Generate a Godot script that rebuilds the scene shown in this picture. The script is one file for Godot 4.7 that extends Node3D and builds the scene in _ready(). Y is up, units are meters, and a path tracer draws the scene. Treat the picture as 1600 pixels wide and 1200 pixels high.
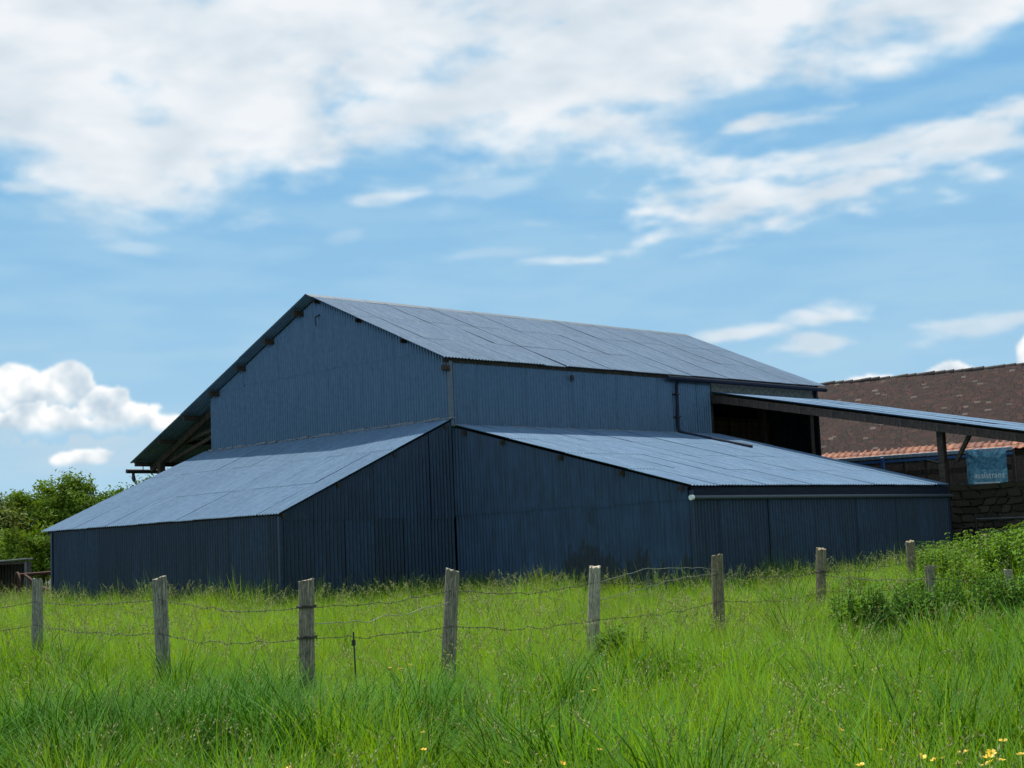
extends Node3D
# A corrugated steel barn behind a wire fence and a meadow, under a summer sky.
# World: y up, metres, camera near the origin looking along -z.

const EYE := 1.7
const CORR := 0.100          # one corrugation of the sheets
const SLOPE_FRONT := 0.4303  # front lean-to roof, fall per metre
const SLOPE_SIDE := 0.2562   # side lean-to roof
const SLOPE_MAIN := 0.4263   # main roof, side facing right
const SLOPE_BACK := 0.4102   # main roof, long side

var rng := RandomNumberGenerator.new()
var lump := FastNoiseLite.new()
var names := {}
var tex := {}
var mats := {}

# ---------------------------------------------------------------- mesh buffer
class Buf:
	var v := PackedVector3Array()
	var n := PackedVector3Array()
	var t := PackedVector2Array()
	var c := PackedColorArray()
	var i := PackedInt32Array()
	func put(p: Vector3, m: Vector3, uv := Vector2.ZERO, col := Color.WHITE) -> int:
		v.append(p); n.append(m); t.append(uv); c.append(col)
		return v.size() - 1
	func tri(a: int, b: int, d: int) -> void:
		i.append(a); i.append(b); i.append(d)
	func quad(a: Vector3, b: Vector3, d: Vector3, e: Vector3, uvs := 1.0, col := Color.WHITE) -> void:
		# a b d e in order round the face, seen clockwise from the front
		var m := (e - a).cross(b - a).normalized()
		var w := (b - a).length() * uvs
		var h := (e - a).length() * uvs
		var k := put(a, m, Vector2(0, h), col)
		put(b, m, Vector2(w, h), col); put(d, m, Vector2(w, 0), col); put(e, m, Vector2(0, 0), col)
		tri(k, k + 1, k + 2); tri(k, k + 2, k + 3)
	func mesh() -> ArrayMesh:
		# every face runs clockwise seen from the side its normals point to
		for k in range(0, i.size(), 3):
			var p := i[k]
			var q := i[k + 1]
			var r := i[k + 2]
			if (v[q] - v[p]).cross(v[r] - v[p]).dot(n[p] + n[q] + n[r]) > 0.0:
				i[k + 1] = r; i[k + 2] = q
		var a := []
		a.resize(Mesh.ARRAY_MAX)
		a[Mesh.ARRAY_VERTEX] = v; a[Mesh.ARRAY_NORMAL] = n; a[Mesh.ARRAY_TEX_UV] = t; a[Mesh.ARRAY_COLOR] = c; a[Mesh.ARRAY_INDEX] = i
		var m := ArrayMesh.new()
		m.add_surface_from_arrays(Mesh.PRIMITIVE_TRIANGLES, a)
		return m
	func box(at: Vector3, size: Vector3, basis := Basis.IDENTITY, col := Color.WHITE, ch := 0.0) -> void:
		# a box round its centre, with its edges chamfered by ch
		var h := size * 0.5
		for ax in 3:
			var x := (ax + 1) % 3
			var y := (ax + 2) % 3
			for s in [-1.0, 1.0]:
				var q := []
				for k in [[-1, -1], [1, -1], [1, 1], [-1, 1]]:
					var p := Vector3.ZERO
					p[ax] = s * h[ax]; p[x] = k[0] * (h[x] - ch); p[y] = k[1] * (h[y] - ch)
					q.append(at + basis * p)
				if s > 0: quad(q[3], q[2], q[1], q[0], 1.0, col)
				else: quad(q[0], q[1], q[2], q[3], 1.0, col)
		if ch > 0.0:
			for ax in 3:
				var x := (ax + 1) % 3
				var y := (ax + 2) % 3
				for sx in [-1.0, 1.0]:
					for sy in [-1.0, 1.0]:
						var q := []
						for k in [[0, -1], [0, 1], [1, 1], [1, -1]]:
							var p := Vector3.ZERO
							p[ax] = k[1] * (h[ax] - ch)
							p[x] = sx * (h[x] - (0.0 if k[0] == 0 else ch)); p[y] = sy * (h[y] - (ch if k[0] == 0 else 0.0))
							q.append(at + basis * p)
						if sx * sy > 0: quad(q[0], q[1], q[2], q[3], 1.0, col)
						else: quad(q[3], q[2], q[1], q[0], 1.0, col)
	func tube(pts: Array, rad: Array, sides := 8, caps := true, uvlen := 1.0, col := Color.WHITE) -> void:
		var last := -1
		var along := 0.0
		var ref := Vector3(0.31, 0.2, 0.93)
		for k in pts.size():
			var d: Vector3 = (pts[mini(k + 1, pts.size() - 1)] - pts[maxi(k - 1, 0)]).normalized()
			var x := d.cross(ref).normalized()
			var y := d.cross(x)
			if k > 0: along += (pts[k] - pts[k - 1]).length()
			var r: float = rad[mini(k, rad.size() - 1)]
			var first := v.size()
			for s in sides + 1:
				var g := TAU * s / sides
				var m := x * cos(g) + y * sin(g)
				put(pts[k] + m * r, m, Vector2(float(s) / sides, along * uvlen), col)
			if last >= 0:
				for s in sides:
					tri(last + s, first + s, last + s + 1); tri(last + s + 1, first + s, first + s + 1)
			if caps and (k == 0 or k == pts.size() - 1):
				var m := -d if k == 0 else d
				var mid := put(pts[k], m, Vector2(0.5, 0.5), col)
				for s in sides:
					var a := put(v[first + s], m, Vector2(0.5 + 0.1 * cos(TAU * s / sides), 0.5), col)
					var b := put(v[first + s + 1], m, Vector2(0.5, 0.5 + 0.1 * sin(TAU * s / sides)), col)
					if k == 0: tri(mid, a, b)
					else: tri(mid, b, a)
			last = first

# ---------------------------------------------------------------- scene helpers
func numbered(called: String) -> String:
	var k: int = names.get(called, 0)
	names[called] = k + 1
	return called if k == 0 else "%s_%03d" % [called, k]

func part(called: String, m: Mesh, mat: Material, parent: Node, where := Transform3D.IDENTITY) -> MeshInstance3D:
	var o := MeshInstance3D.new()
	o.name = called; o.mesh = m; o.material_override = mat; o.transform = where
	parent.add_child(o, true)
	return o

func tag(o: Node, label: String, category: String, group := "", kind := "") -> void:
	o.set_meta("label", label); o.set_meta("category", category)
	if group != "": o.set_meta("group", group)
	if kind != "": o.set_meta("kind", kind)

func thing(called: String, label: String, category: String, at := Vector3.ZERO, turn := 0.0, group := "") -> Node3D:
	var o := Node3D.new()
	o.name = numbered(called)
	add_child(o)
	o.position = at; o.rotation.y = turn
	tag(o, label, category, group)
	return o

func single(called: String, m: Mesh, mat: Material, label: String, category: String, group := "", kind := "") -> MeshInstance3D:
	var o := part(numbered(called), m, mat, self)
	tag(o, label, category, group, kind)
	return o

func rnd(a: float, b: float) -> float:
	return rng.randf_range(a, b)

# ---------------------------------------------------------------- textures and materials
func noise(seed_: int, freq: float, oct := 4, kind := FastNoiseLite.TYPE_SIMPLEX_SMOOTH) -> FastNoiseLite:
	var f := FastNoiseLite.new()
	f.seed = seed_; f.frequency = freq; f.noise_type = kind
	f.fractal_type = FastNoiseLite.FRACTAL_FBM; f.fractal_octaves = oct
	return f

# A tiling field of noise values 0..1, stretched sx times sideways and sy times along.
func field(size: int, seed_: int, freq: float, oct: int, sx := 1, sy := 1) -> Image:
	var im := noise(seed_, freq, oct).get_seamless_image(maxi(size / sx, 8), maxi(size / sy, 8))
	im.convert(Image.FORMAT_RGB8)
	if sx > 1 or sy > 1: im.resize(size, size, Image.INTERPOLATE_CUBIC)
	return im

func paint(size: int, fn: Callable) -> ImageTexture:
	var im := Image.create(size, size, false, Image.FORMAT_RGB8)
	for y in size:
		for x in size:
			im.set_pixel(x, y, fn.call(x, y))
	im.generate_mipmaps()
	return ImageTexture.create_from_image(im)

func std(col: Color, rough := 0.8, metal := 0.0) -> StandardMaterial3D:
	var m := StandardMaterial3D.new()
	m.albedo_color = col.linear_to_srgb()
	m.roughness = rough; m.metallic = metal
	return m

func make_textures() -> void:
	var fine := field(512, 11, 0.06, 3, 1, 16)     # narrow streaks that run along the sheet
	var wide := field(512, 12, 0.02, 4, 1, 8)
	var blot := field(512, 13, 0.02, 5)
	var grit := field(512, 14, 0.2, 2)
	# weathered zinc: streaks, dull patches, a little grit
	tex.zinc = paint(512, func(x, y):
		var a := fine.get_pixel(x, y).r; var b := wide.get_pixel(x, y).r; var c := blot.get_pixel(x, y).r; var g := grit.get_pixel(x, y).r
		var s := 0.72 + 0.05 * (a - 0.5) + 0.10 * (b - 0.5) + 0.09 * (c - 0.5) + 0.05 * (g - 0.5)
		return Color(s * (1.0 + 0.05 * (c - 0.5)), s, s * (1.0 - 0.06 * (b - 0.5))))
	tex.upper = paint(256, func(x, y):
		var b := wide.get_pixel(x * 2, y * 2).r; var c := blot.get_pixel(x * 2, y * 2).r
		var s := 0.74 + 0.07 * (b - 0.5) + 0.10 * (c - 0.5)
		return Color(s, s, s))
	# old wall sheets: stronger run-off streaks and stains
	tex.wall = paint(512, func(x, y):
		var a := fine.get_pixel((x * 2) % 512, y).r; var b := wide.get_pixel(x, y).r; var c := blot.get_pixel((x + 90) % 512, y).r; var g := grit.get_pixel(x, y).r
		var s := 0.70 + 0.10 * (a - 0.5) + 0.22 * (b - 0.5) + 0.16 * (c - 0.5) + 0.06 * (g - 0.5)
		return Color(s * (1.0 + 0.12 * (b - 0.5)), s, s * (1.0 - 0.10 * (c - 0.5))))
	# weathered timber: grain along v, dark checks
	tex.wood = paint(512, func(x, y):
		var a := fine.get_pixel(x, y).r; var b := wide.get_pixel((x * 3) % 512, y).r; var c := blot.get_pixel(x, y).r; var g := fine.get_pixel((x * 3 + 40) % 512, y).r
		var s := 0.66 + 0.45 * (a - 0.5) + 0.3 * (g - 0.5) + 0.35 * (c - 0.5)
		if absf(b - 0.47) < 0.02: s *= 0.45
		return Color(s * (1.02 + 0.08 * (c - 0.5)), s, s * (0.93 - 0.1 * (c - 0.5))))
	tex.wood_h = paint(256, func(x, y):
		var s: float = 0.6 * fine.get_pixel(x * 2, y * 2).r + 0.4 * fine.get_pixel((x * 6 + 40) % 512, y * 2).r
		return Color(s, s, s))
	# blotchy plaster, stone, tile and soil
	tex.blot = paint(512, func(x, y):
		var c := blot.get_pixel(x, y).r; var g := grit.get_pixel(x, y).r; var b := blot.get_pixel((x * 3 + 77) % 512, (y * 3) % 512).r
		var s := 0.7 + 0.35 * (c - 0.5) + 0.25 * (g - 0.5) + 0.25 * (b - 0.5)
		return Color(s * (1.0 + 0.1 * (b - 0.5)), s, s * (1.0 - 0.1 * (c - 0.5))))

func textured(t: Texture2D, col: Color, rough: float, metal: float, scale: float, off := Vector3.ZERO) -> StandardMaterial3D:
	var m := std(col, rough, metal)
	m.albedo_texture = t
	m.uv1_scale = Vector3(scale, scale, scale)
	m.uv1_offset = off
	return m

func dull(m: StandardMaterial3D) -> StandardMaterial3D:
	m.metallic_specular = 0.14
	return m

func make_materials() -> void:
	mats.roof = []
	mats.lean = []
	mats.wall = []
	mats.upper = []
	for k in 6:
		var s: float = [1.0, 0.97, 1.03, 0.985, 1.015, 0.955][k]
		var o := Vector3(k * 0.37, k * 0.61, 0)
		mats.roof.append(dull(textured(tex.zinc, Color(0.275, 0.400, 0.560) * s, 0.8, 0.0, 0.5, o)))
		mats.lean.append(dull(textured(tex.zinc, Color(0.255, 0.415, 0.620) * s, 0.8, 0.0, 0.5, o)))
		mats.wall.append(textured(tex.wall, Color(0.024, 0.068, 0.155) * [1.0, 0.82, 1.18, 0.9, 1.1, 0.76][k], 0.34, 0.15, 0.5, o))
		mats.upper.append(textured(tex.upper, Color(0.152, 0.248, 0.372) * lerpf(1.0, s, 0.15), 0.26, 0.65, 0.5, o))  # paler than the low walls: bounce from sunlit roofs put into the colour
	mats.trim = textured(tex.zinc, Color(0.20, 0.26, 0.33), 0.5, 0.3, 0.8)
	mats.flash = textured(tex.blot, Color(0.36, 0.41, 0.46), 0.7, 0.1, 1.5)
	mats.pipe = dull(textured(tex.zinc, Color(0.050, 0.062, 0.098), 0.75, 0.0, 1.0))
	mats.gutter = textured(tex.blot, Color(0.13, 0.165, 0.21), 0.6, 0.1, 2.0)
	mats.white = std(Color(0.75, 0.77, 0.78), 0.5)
	mats.timber = textured(tex.wood, Color(0.120, 0.095, 0.075), 0.9, 0.0, 1.0)
	mats.oldbeam = textured(tex.wood, Color(0.110, 0.078, 0.068), 0.8, 0.0, 1.0)
	mats.planks = []
	for c in [Color(0.17, 0.11, 0.075), Color(0.13, 0.09, 0.065), Color(0.20, 0.135, 0.09)]: mats.planks.append(textured(tex.wood, c, 0.9, 0.0, 1.0))
	mats.cream = textured(tex.blot, Color(0.34, 0.36, 0.31), 0.9, 0.0, 0.7)
	mats.plaster = textured(tex.blot, Color(0.20, 0.195, 0.175), 0.95, 0.0, 0.4)
	mats.rust = textured(tex.blot, Color(0.13, 0.045, 0.025), 0.85, 0.1, 2.0)
	mats.steel = textured(tex.zinc, Color(0.30, 0.32, 0.33), 0.45, 0.5, 1.0)
	mats.darksteel = std(Color(0.03, 0.032, 0.035), 0.6, 0.3)
	mats.wire = std(Color(0.065, 0.055, 0.044), 0.7, 0.2)
	mats.palewire = std(Color(0.20, 0.21, 0.17), 0.5, 0.4)
	mats.blue = textured(tex.blot, Color(0.07, 0.25, 0.68), 0.6, 0.0, 1.2)
	mats.rail = textured(tex.blot, Color(0.50, 0.68, 0.85), 0.6, 0.0, 1.2)
	mats.soil = textured(tex.blot, Color(0.055, 0.070, 0.022), 1.0, 0.0, 0.35)

# ---------------------------------------------------------------- the sky
func bump(a: float, e: float, b: Array) -> float:
	# how far (a, e) lies inside a tilted ellipse: 1 in its middle, 0 on its rim
	var x: float = a - b[0]
	var y: float = e - b[1]
	var g := deg_to_rad(b[4])
	var u: float = (x * cos(g) + y * sin(g)) / b[2]
	var w: float = (y * cos(g) - x * sin(g)) / b[3]
	return 1.0 - sqrt(u * u + w * w)

var sky_n := []
const SHEET_EDGE := [[-180.0, 15.0], [-60.0, 14.0], [-30.0, 15.5], [-19.3, 14.7], [-15.1, 12.7], [-11.5, 13.6], [-8.3, 13.6], [-6.0, 15.6], [-1.5, 15.0], [4.0, 14.9], [8.8, 15.7], [11.6, 17.0], [15.5, 17.2], [20.2, 17.9], [30.0, 17.0], [60.0, 15.0], [180.0, 15.0]]
const CLOUDS := [[12.4, 12.9, 8.8, 1.35, 5.0, 1.0], [9.5, 13.9, 5.4, 1.1, 3.0, 0.95], [15.5, 13.7, 6.0, 1.2, 6.0, 0.9], [18.6, 14.5, 4.2, 0.9, 8.0, 1.0], [10.9, 15.75, 2.7, 0.36, 7.0, 1.0], [-4.6, 13.35, 1.4, 0.6, 4.0, 0.8],
	[2.5, 11.0, 1.2, 0.30, 2.0, 1.0], [-6.5, 12.0, 1.2, 0.3, 3.0, 0.25], [0.2, 11.3, 1.8, 0.22, 6.0, 0.22], [7.8, 11.2, 1.7, 0.22, 6.0, 0.4], [8.8, 7.65, 2.6, 0.34, 3.0, 0.9],
	[12.5, 8.25, 2.1, 0.5, 4.0, 0.9], [17.6, 7.4, 2.9, 0.42, 8.0, 0.75], [11.3, 6.95, 2.6, 0.42, 3.0, 0.85], [-15.0, 12.0, 1.0, 0.35, 0.0, 0.35], [-10.5, 12.9, 1.6, 0.4, 5.0, 0.5],
	[-1.5, 13.9, 2.2, 0.6, 10.0, 0.35], [-17.0, 14.0, 3.0, 0.4, -3.0, 0.7]]
const CUMULI := [[-20.6, 6.1, 1.7, 1.15, 0.0], [-18.75, 6.35, 1.3, 1.15, 0.0], [-16.95, 6.4, 1.2, 1.1, 0.0], [-15.8, 5.8, 1.3, 0.85, 0.0], [-14.5, 5.4, 1.3, 0.65, 0.0], [-13.3, 5.1, 1.0, 0.42, 0.0], [-17.5, 5.35, 5.2, 0.75, -2.0], [-16.4, 3.9, 1.1, 0.4, 0.0],
	[13.7, 5.25, 1.5, 0.6, 2.0], [16.7, 5.55, 1.2, 0.5, 2.0], [19.8, 6.1, 0.9, 0.95, 0.0], [21.5, 5.8, 1.6, 0.9, 0.0], [-42.0, 5.0, 4.0, 1.8, 0.0], [36.0, 4.6, 5.0, 1.5, 0.0], [75.0, 5.0, 6.0, 2.0, 0.0], [-85.0, 5.0, 6.0, 1.8, 0.0],
	[120.0, 5.0, 6.0, 2.0, 0.0], [-130.0, 5.0, 6.0, 2.2, 0.0], [165.0, 5.0, 5.0, 1.8, 0.0]]

func sky_at(az: float, el: float) -> Color:
	if el < 0.0: el = 0.0
	if az > 180.0: az -= 360.0
	var ar := deg_to_rad(az)
	var er := deg_to_rad(el)
	var d := Vector3(sin(ar) * cos(er), sin(er), -cos(ar) * cos(er))
	var q := Vector3(d.x, d.y * 2.3, d.z)
	var w: float = sky_n[0].get_noise_3dv(q)
	var w2: float = sky_n[0].get_noise_3dv(q + Vector3(7, 3, 1))
	q += Vector3(w, w2 * 0.7, w2) * 0.02
	var n: float = sky_n[1].get_noise_3dv(q)
	# the sheet of cloud overhead
	var edge := 15.0
	for k in SHEET_EDGE.size() - 1:
		if az >= SHEET_EDGE[k][0] and az <= SHEET_EDGE[k + 1][0]:
			edge = lerpf(SHEET_EDGE[k][1], SHEET_EDGE[k + 1][1], (az - SHEET_EDGE[k][0]) / (SHEET_EDGE[k + 1][0] - SHEET_EDGE[k][0]))
			break
	var m := clampf((el - edge + w * 1.6) * 0.30, -0.85, 0.74)
	m -= 0.45 * smoothstep(24.0, 34.0, el)
	# separate wisps and bands
	var nf: float = sky_n[5].get_noise_3d(q.x, q.y * 1.5, q.z)
	var wisp := 0.0
	for b in CLOUDS:
		if absf(az - b[0]) < b[2] * 2.0 and absf(el - b[1]) < b[3] * 2.0 + 1.5:
			var k := bump(az + w * 1.8, el + w2 * 0.5, b)
			wisp = maxf(wisp, smoothstep(-0.15, 1.0, clampf(k * 1.15, -0.8, 0.75) + nf * 1.15) * b[5])
	var f := m + n * 0.9
	var alpha := maxf(smoothstep(-0.22, 0.62, f + nf * 0.22) * 0.97, wisp * 0.95)
	var streak: float = sky_n[2].get_noise_3d(d.x * 0.6, d.y * 3.0, d.z * 0.6)
	var blue := Color(0.468, 0.682, 0.850).lerp(Color(0.675, 0.808, 0.888), pow(clampf(1.0 - el / 19.0, 0.0, 1.0), 1.1))
	blue = blue.lerp(Color(0.30, 0.55, 0.78), clampf((el - 19.0) / 60.0, 0.0, 1.0))
	blue = blue.lerp(Color(0.70, 0.82, 0.885), 0.26 * clampf(0.5 + streak * 1.6, 0.0, 1.0) + 0.25 * smoothstep(5.0, 0.0, el))
	var shade := clampf(0.5 + sky_n[3].get_noise_3dv(q) * 1.1 + n * 0.35, 0.0, 1.0)
	var cloud := Color(0.800, 0.842, 0.878).lerp(Color(0.912, 0.924, 0.936), shade)
	var c := blue.lerp(cloud, alpha)
	# heaped clouds low over the horizon
	var best := -9.0
	var low := 0.0
	var nb: float = sky_n[4].get_noise_3dv(d)
	for b in CUMULI:
		if absf(az - b[0]) < b[2] * 2.2 and absf(el - b[1]) < b[3] * 2.5:
			var k := bump(az + nb * 0.55, el + nb * 0.5, b) + nb * 0.25
			if k > best:
				best = k
				low = (el - b[1]) / b[3]
	if best > -1.0:
		var ca := smoothstep(-0.02, 0.10 + 0.5 * smoothstep(-0.1, -0.9, low), best)
		ca *= smoothstep(-1.3, -0.4, low + w * 0.6)
		var lit := clampf(0.55 + 0.55 * low + nb * 1.3, 0.0, 1.0)
		c = c.lerp(Color(0.72, 0.79, 0.845).lerp(Color(0.975, 0.975, 0.970), lit), ca)
	# the thin veil under the heap on the left
	var veil := clampf(bump(az, el, [-17.5, 4.4, 7.5, 1.5, 0.0]) * 1.3, 0.0, 1.0) * (0.55 + 0.5 * streak)
	return c.lerp(Color(0.74, 0.81, 0.86), clampf(veil, 0.0, 0.7) * (0.0 if best > 0.1 else 1.0))

func sky_panel(w: int, h: int, az0: float, el1: float, step: float) -> Image:
	var im := Image.create(w, h, false, Image.FORMAT_RGB8)
	for y in h:
		var el := el1 - (y + 0.5) * step
		if el < -1.0:
			var flat := Color(0.62, 0.72, 0.78)
			im.fill_rect(Rect2i(0, y, w, h - y), flat)
			break
		for x in w:
			im.set_pixel(x, y, sky_at(az0 + (x + 0.5) * step, el))
	return im

func make_sky() -> Sky:
	sky_n = [noise(3, 4.5, 3), noise(5, 8.0, 7), noise(8, 14.0, 4), noise(21, 11.0, 4), noise(31, 42.0, 4), noise(37, 17.0, 6)]
	sky_n[1].fractal_gain = 0.56
	# the whole dome coarsely, the quarter around the lens more finely: one and the same function
	var pano := sky_panel(768, 384, 0.0, 90.0, 360.0 / 768)
	pano.resize(4096, 2048, Image.INTERPOLATE_CUBIC)
	var step := 360.0 / 4096
	var fine := sky_panel(560, 320, -280 * step, 320 * step - 0.0, step)
	pano.blit_rect(fine, Rect2i(280, 0, 280, 320), Vector2i(0, 1024 - 320))
	pano.blit_rect(fine, Rect2i(0, 0, 280, 320), Vector2i(4096 - 280, 1024 - 320))
	var m := PanoramaSkyMaterial.new()
	m.panorama = ImageTexture.create_from_image(pano)
	var s := Sky.new()
	s.sky_material = m
	return s

# ---------------------------------------------------------------- the ground
func ground_height(x: float, z: float) -> float:
	var d := -z
	var y := 0.031 * clampf(d - 14.0, 0.0, 16.0)
	y += 0.50 * exp(-pow((x - 9.0) / 3.2, 2.0) - pow((d - 25.0) / 3.6, 2.0))
	y += 0.05 * lump.get_noise_2d(x * 1.0, z * 1.0) * 2.0
	if d < 4.0: y -= 0.02 * (4.0 - d)
	return y

func make_ground() -> void:
	var b := Buf.new()
	var xs := []
	var zs := []
	for k in 61: xs.append(-30.0 + k)
	for k in 57: zs.append(6.0 - k)
	xs.push_front(-120.0); xs.push_front(-900.0); xs.append(120.0); xs.append(900.0)
	zs.push_front(100.0); zs.append(-140.0); zs.append(-1500.0)
	for z in zs:
		for x in xs:
			var e := 0.3
			var m := Vector3(ground_height(x - e, z) - ground_height(x + e, z), 2 * e, ground_height(x, z - e) - ground_height(x, z + e)).normalized()
			b.put(Vector3(x, ground_height(x, z), z), m, Vector2(x, z))
	var w := xs.size()
	for r in zs.size() - 1:
		for k in w - 1:
			var a := r * w + k
			b.tri(a, a + w, a + 1); b.tri(a + 1, a + w, a + w + 1)
	single("ground", b.mesh(), mats.soil, "meadow ground under the long grass", "ground", "", "structure")

# ---------------------------------------------------------------- corrugated sheets
var sheet_cache := {}

# One sheet: corrugations across x, length along -y from 0, its face towards +z. lift raises its x = 0 edge.
func sheet(corrs: int, length: float, lift: float) -> ArrayMesh:
	var key := "%d_%.3f_%.3f" % [corrs, length, lift]
	if sheet_cache.has(key): return sheet_cache[key]
	var b := Buf.new()
	var cols := corrs * 6
	var w := corrs * CORR
	for r in 3:
		for k in cols + 1:
			var g := TAU * k / 6.0
			var x := w * k / cols
			var z := 0.0125 * cos(g) + lift * pow(1.0 - x / w, 2.0) * (1.0 if r != 1 else 0.55)
			var m := Vector3(0.0125 * TAU / CORR * sin(g), 0, 1).normalized()
			b.put(Vector3(x, -length * r * 0.5, z), m, Vector2(x, length * r * 0.5))
	for r in 2:
		for k in cols:
			var a := r * (cols + 1) + k
			b.tri(a, a + 1, a + cols + 2); b.tri(a, a + cols + 2, a + cols + 1)
	sheet_cache[key] = b.mesh()
	return sheet_cache[key]

# Sheets over a sloping rectangle. o: its top start; along and down: its edges.
func roof_sheets(owner_: Node3D, o: Vector3, along: Vector3, down: Vector3, rows: int, palette: Array, corrs := 8) -> void:
	var x := along.normalized()
	var y := -down.normalized()
	if x.cross(y).y < 0.0:
		o += along
		x = -x
	var z := x.cross(y)
	var cover := corrs * CORR
	var total := along.length()
	var n := int(ceil(total / cover - 0.2))
	var rl := down.length() / rows
	for r in rows:
		for k in n:
			var c := corrs + 1
			if k == n - 1: c = int(round((total - k * cover) / CORR))
			var lift := 0.004 if k % 2 == 0 else rnd(0.012, 0.02)
			lift = [0.001, 0.002, 0.005][rng.randi() % 3] if k > 0 else 0.004
			var m := sheet(c, rl + (0.12 if r < rows - 1 else 0.0), lift)
			var p := o + x * (k * cover) + down.normalized() * (rl * r + rnd(-0.014, 0.014)) + z * (0.012 + 0.005 * (rows - r) + 0.003 * (k % 2))
			var t := Transform3D(Basis(x, y, z), p)
			t.basis = t.basis * Basis(Vector3(1, 0, 0), rnd(-0.0025, 0.0025) if rng.randf() > 0.03 else 0.008) * Basis(Vector3(0, 0, 1), rnd(-0.001, 0.001))
			part("roof_sheet", m, palette[rng.randi() % palette.size()], owner_, t)

# Upright sheets on a wall. o: bottom start at ground level; x: along the wall; out: its outward normal; bottom(s) and top(s): heights; cuts: end laps.
func wall_sheets(owner_: Node3D, o: Vector3, x: Vector3, out: Vector3, length: float, bottom: float, top: Callable, cuts: Array, palette: Array, wall_uv := false) -> void:
	var cover := 8 * CORR
	var n := int(ceil(length / cover - 0.15))
	for k in n:
		var s0 := k * cover
		var s1 := minf(s0 + 9 * CORR, length)
		var lo := bottom
		var levels := cuts.duplicate()
		levels.append(99.0)
		for r in levels.size():
			var hi: float = levels[r]
			if hi < 50.0: hi += rnd(-0.03, 0.03)
			if r > 0 and maxf(top.call(s0), top.call(s1)) <= lo + 0.02: continue
			var b := Buf.new()
			var cols := int(round((s1 - s0) / CORR * 6.0))
			var lift := rnd(0.012, 0.02) if rng.randf() < 0.18 and palette != mats.upper else rnd(0.0, 0.004)
			var raise := 0.010 + 0.016 * r + 0.003 * (k % 2)
			for e in 2:
				for q in cols + 1:
					var s := s0 + (s1 - s0) * q / cols
					var g := TAU * s / CORR
					var y: float = maxf(lo - (0.08 if r > 0 else 0.0), 0.0) if e == 0 else minf(hi, top.call(s))
					if e == 1: y = maxf(y, lo - 0.08)
					var z := raise + 0.020 * cos(g) + lift * pow(1.0 - float(q) / cols, 2.0)
					var m := (out + x * (0.020 * TAU / CORR * sin(g))).normalized()
					var uv := Vector2(s, -y) if wall_uv else Vector2(s - s0, -y)
					b.put(o + x * s + Vector3(0, y, 0) + out * z, m, uv)
			for q in cols:
				var a := q
				var c := q + cols + 1
				b.tri(a, c, a + 1); b.tri(a + 1, c, c + 1)
			part("wall_sheet", b.mesh(), palette[rng.randi() % palette.size()], owner_)
			lo = hi

func beam(owner_: Node, called: String, a: Vector3, b: Vector3, w: float, h: float, mat: Material) -> MeshInstance3D:
	var y := Vector3.UP
	var x := (b - a).normalized()
	if absf(x.y) > 0.95: y = Vector3.RIGHT
	var z := x.cross(y).normalized()
	y = z.cross(x)
	var q := Buf.new()
	q.box((a + b) * 0.5, Vector3((b - a).length(), h, w), Basis(x, y, z), Color.WHITE, minf(w, h) * 0.08)
	return part(called, q.mesh(), mat, owner_)

func at(u: float, y: float, v: float) -> Vector3:
	return Vector3(u, y, -v)

func side_wall_texture() -> StandardMaterial3D:
	# the sheets of the side lean-to's end wall: mud and mould with ragged tops along the foot, and two damp patches
	var n1 := noise(41, 0.02, 5)
	var n2 := noise(42, 0.045, 4)
	var im := Image.create(512, 320, false, Image.FORMAT_RGB8)
	for y in 320:
		for x in 512:
			var u := x / 512.0 * 7.2
			var h := 4.5 * (1.0 - y / 320.0)
			var s := 0.74 + 0.16 * n2.get_noise_2d(x * 3.0, y * 0.25) + 0.10 * n1.get_noise_2d(x * 1.0, y * 1.0)
			var c := Color(s, s, s)
			var reach := 1.28 + 0.75 * n1.get_noise_2d(x * 1.0, y * 0.6) + 0.45 * n2.get_noise_2d(x * 2.2, y * 0.9) + 0.25 * sin(u * 1.7 + 1.0)
			if u < 2.6: reach -= 0.6
			var dirt := smoothstep(-0.16, 0.16, reach - h)
			dirt = maxf(dirt, smoothstep(0.0, 0.16, 0.12 - Vector2((u - 4.15) * 1.3, (h - 2.2) * 0.6).length() + 0.12 * n2.get_noise_2d(x * 1.5, y * 1.5)))
			c = c.lerp(Color(0.42, 0.36, 0.31) * (0.9 + 0.5 * n2.get_noise_2d(x * 2.0, y * 2.0)), 0.62 * dirt)
			im.set_pixel(x, y, c)
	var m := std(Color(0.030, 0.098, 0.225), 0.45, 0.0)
	m.albedo_texture = ImageTexture.create_from_image(im)
	m.uv1_scale = Vector3(1.0 / 7.2, 1.0 / 4.5, 1)
	return m

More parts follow.
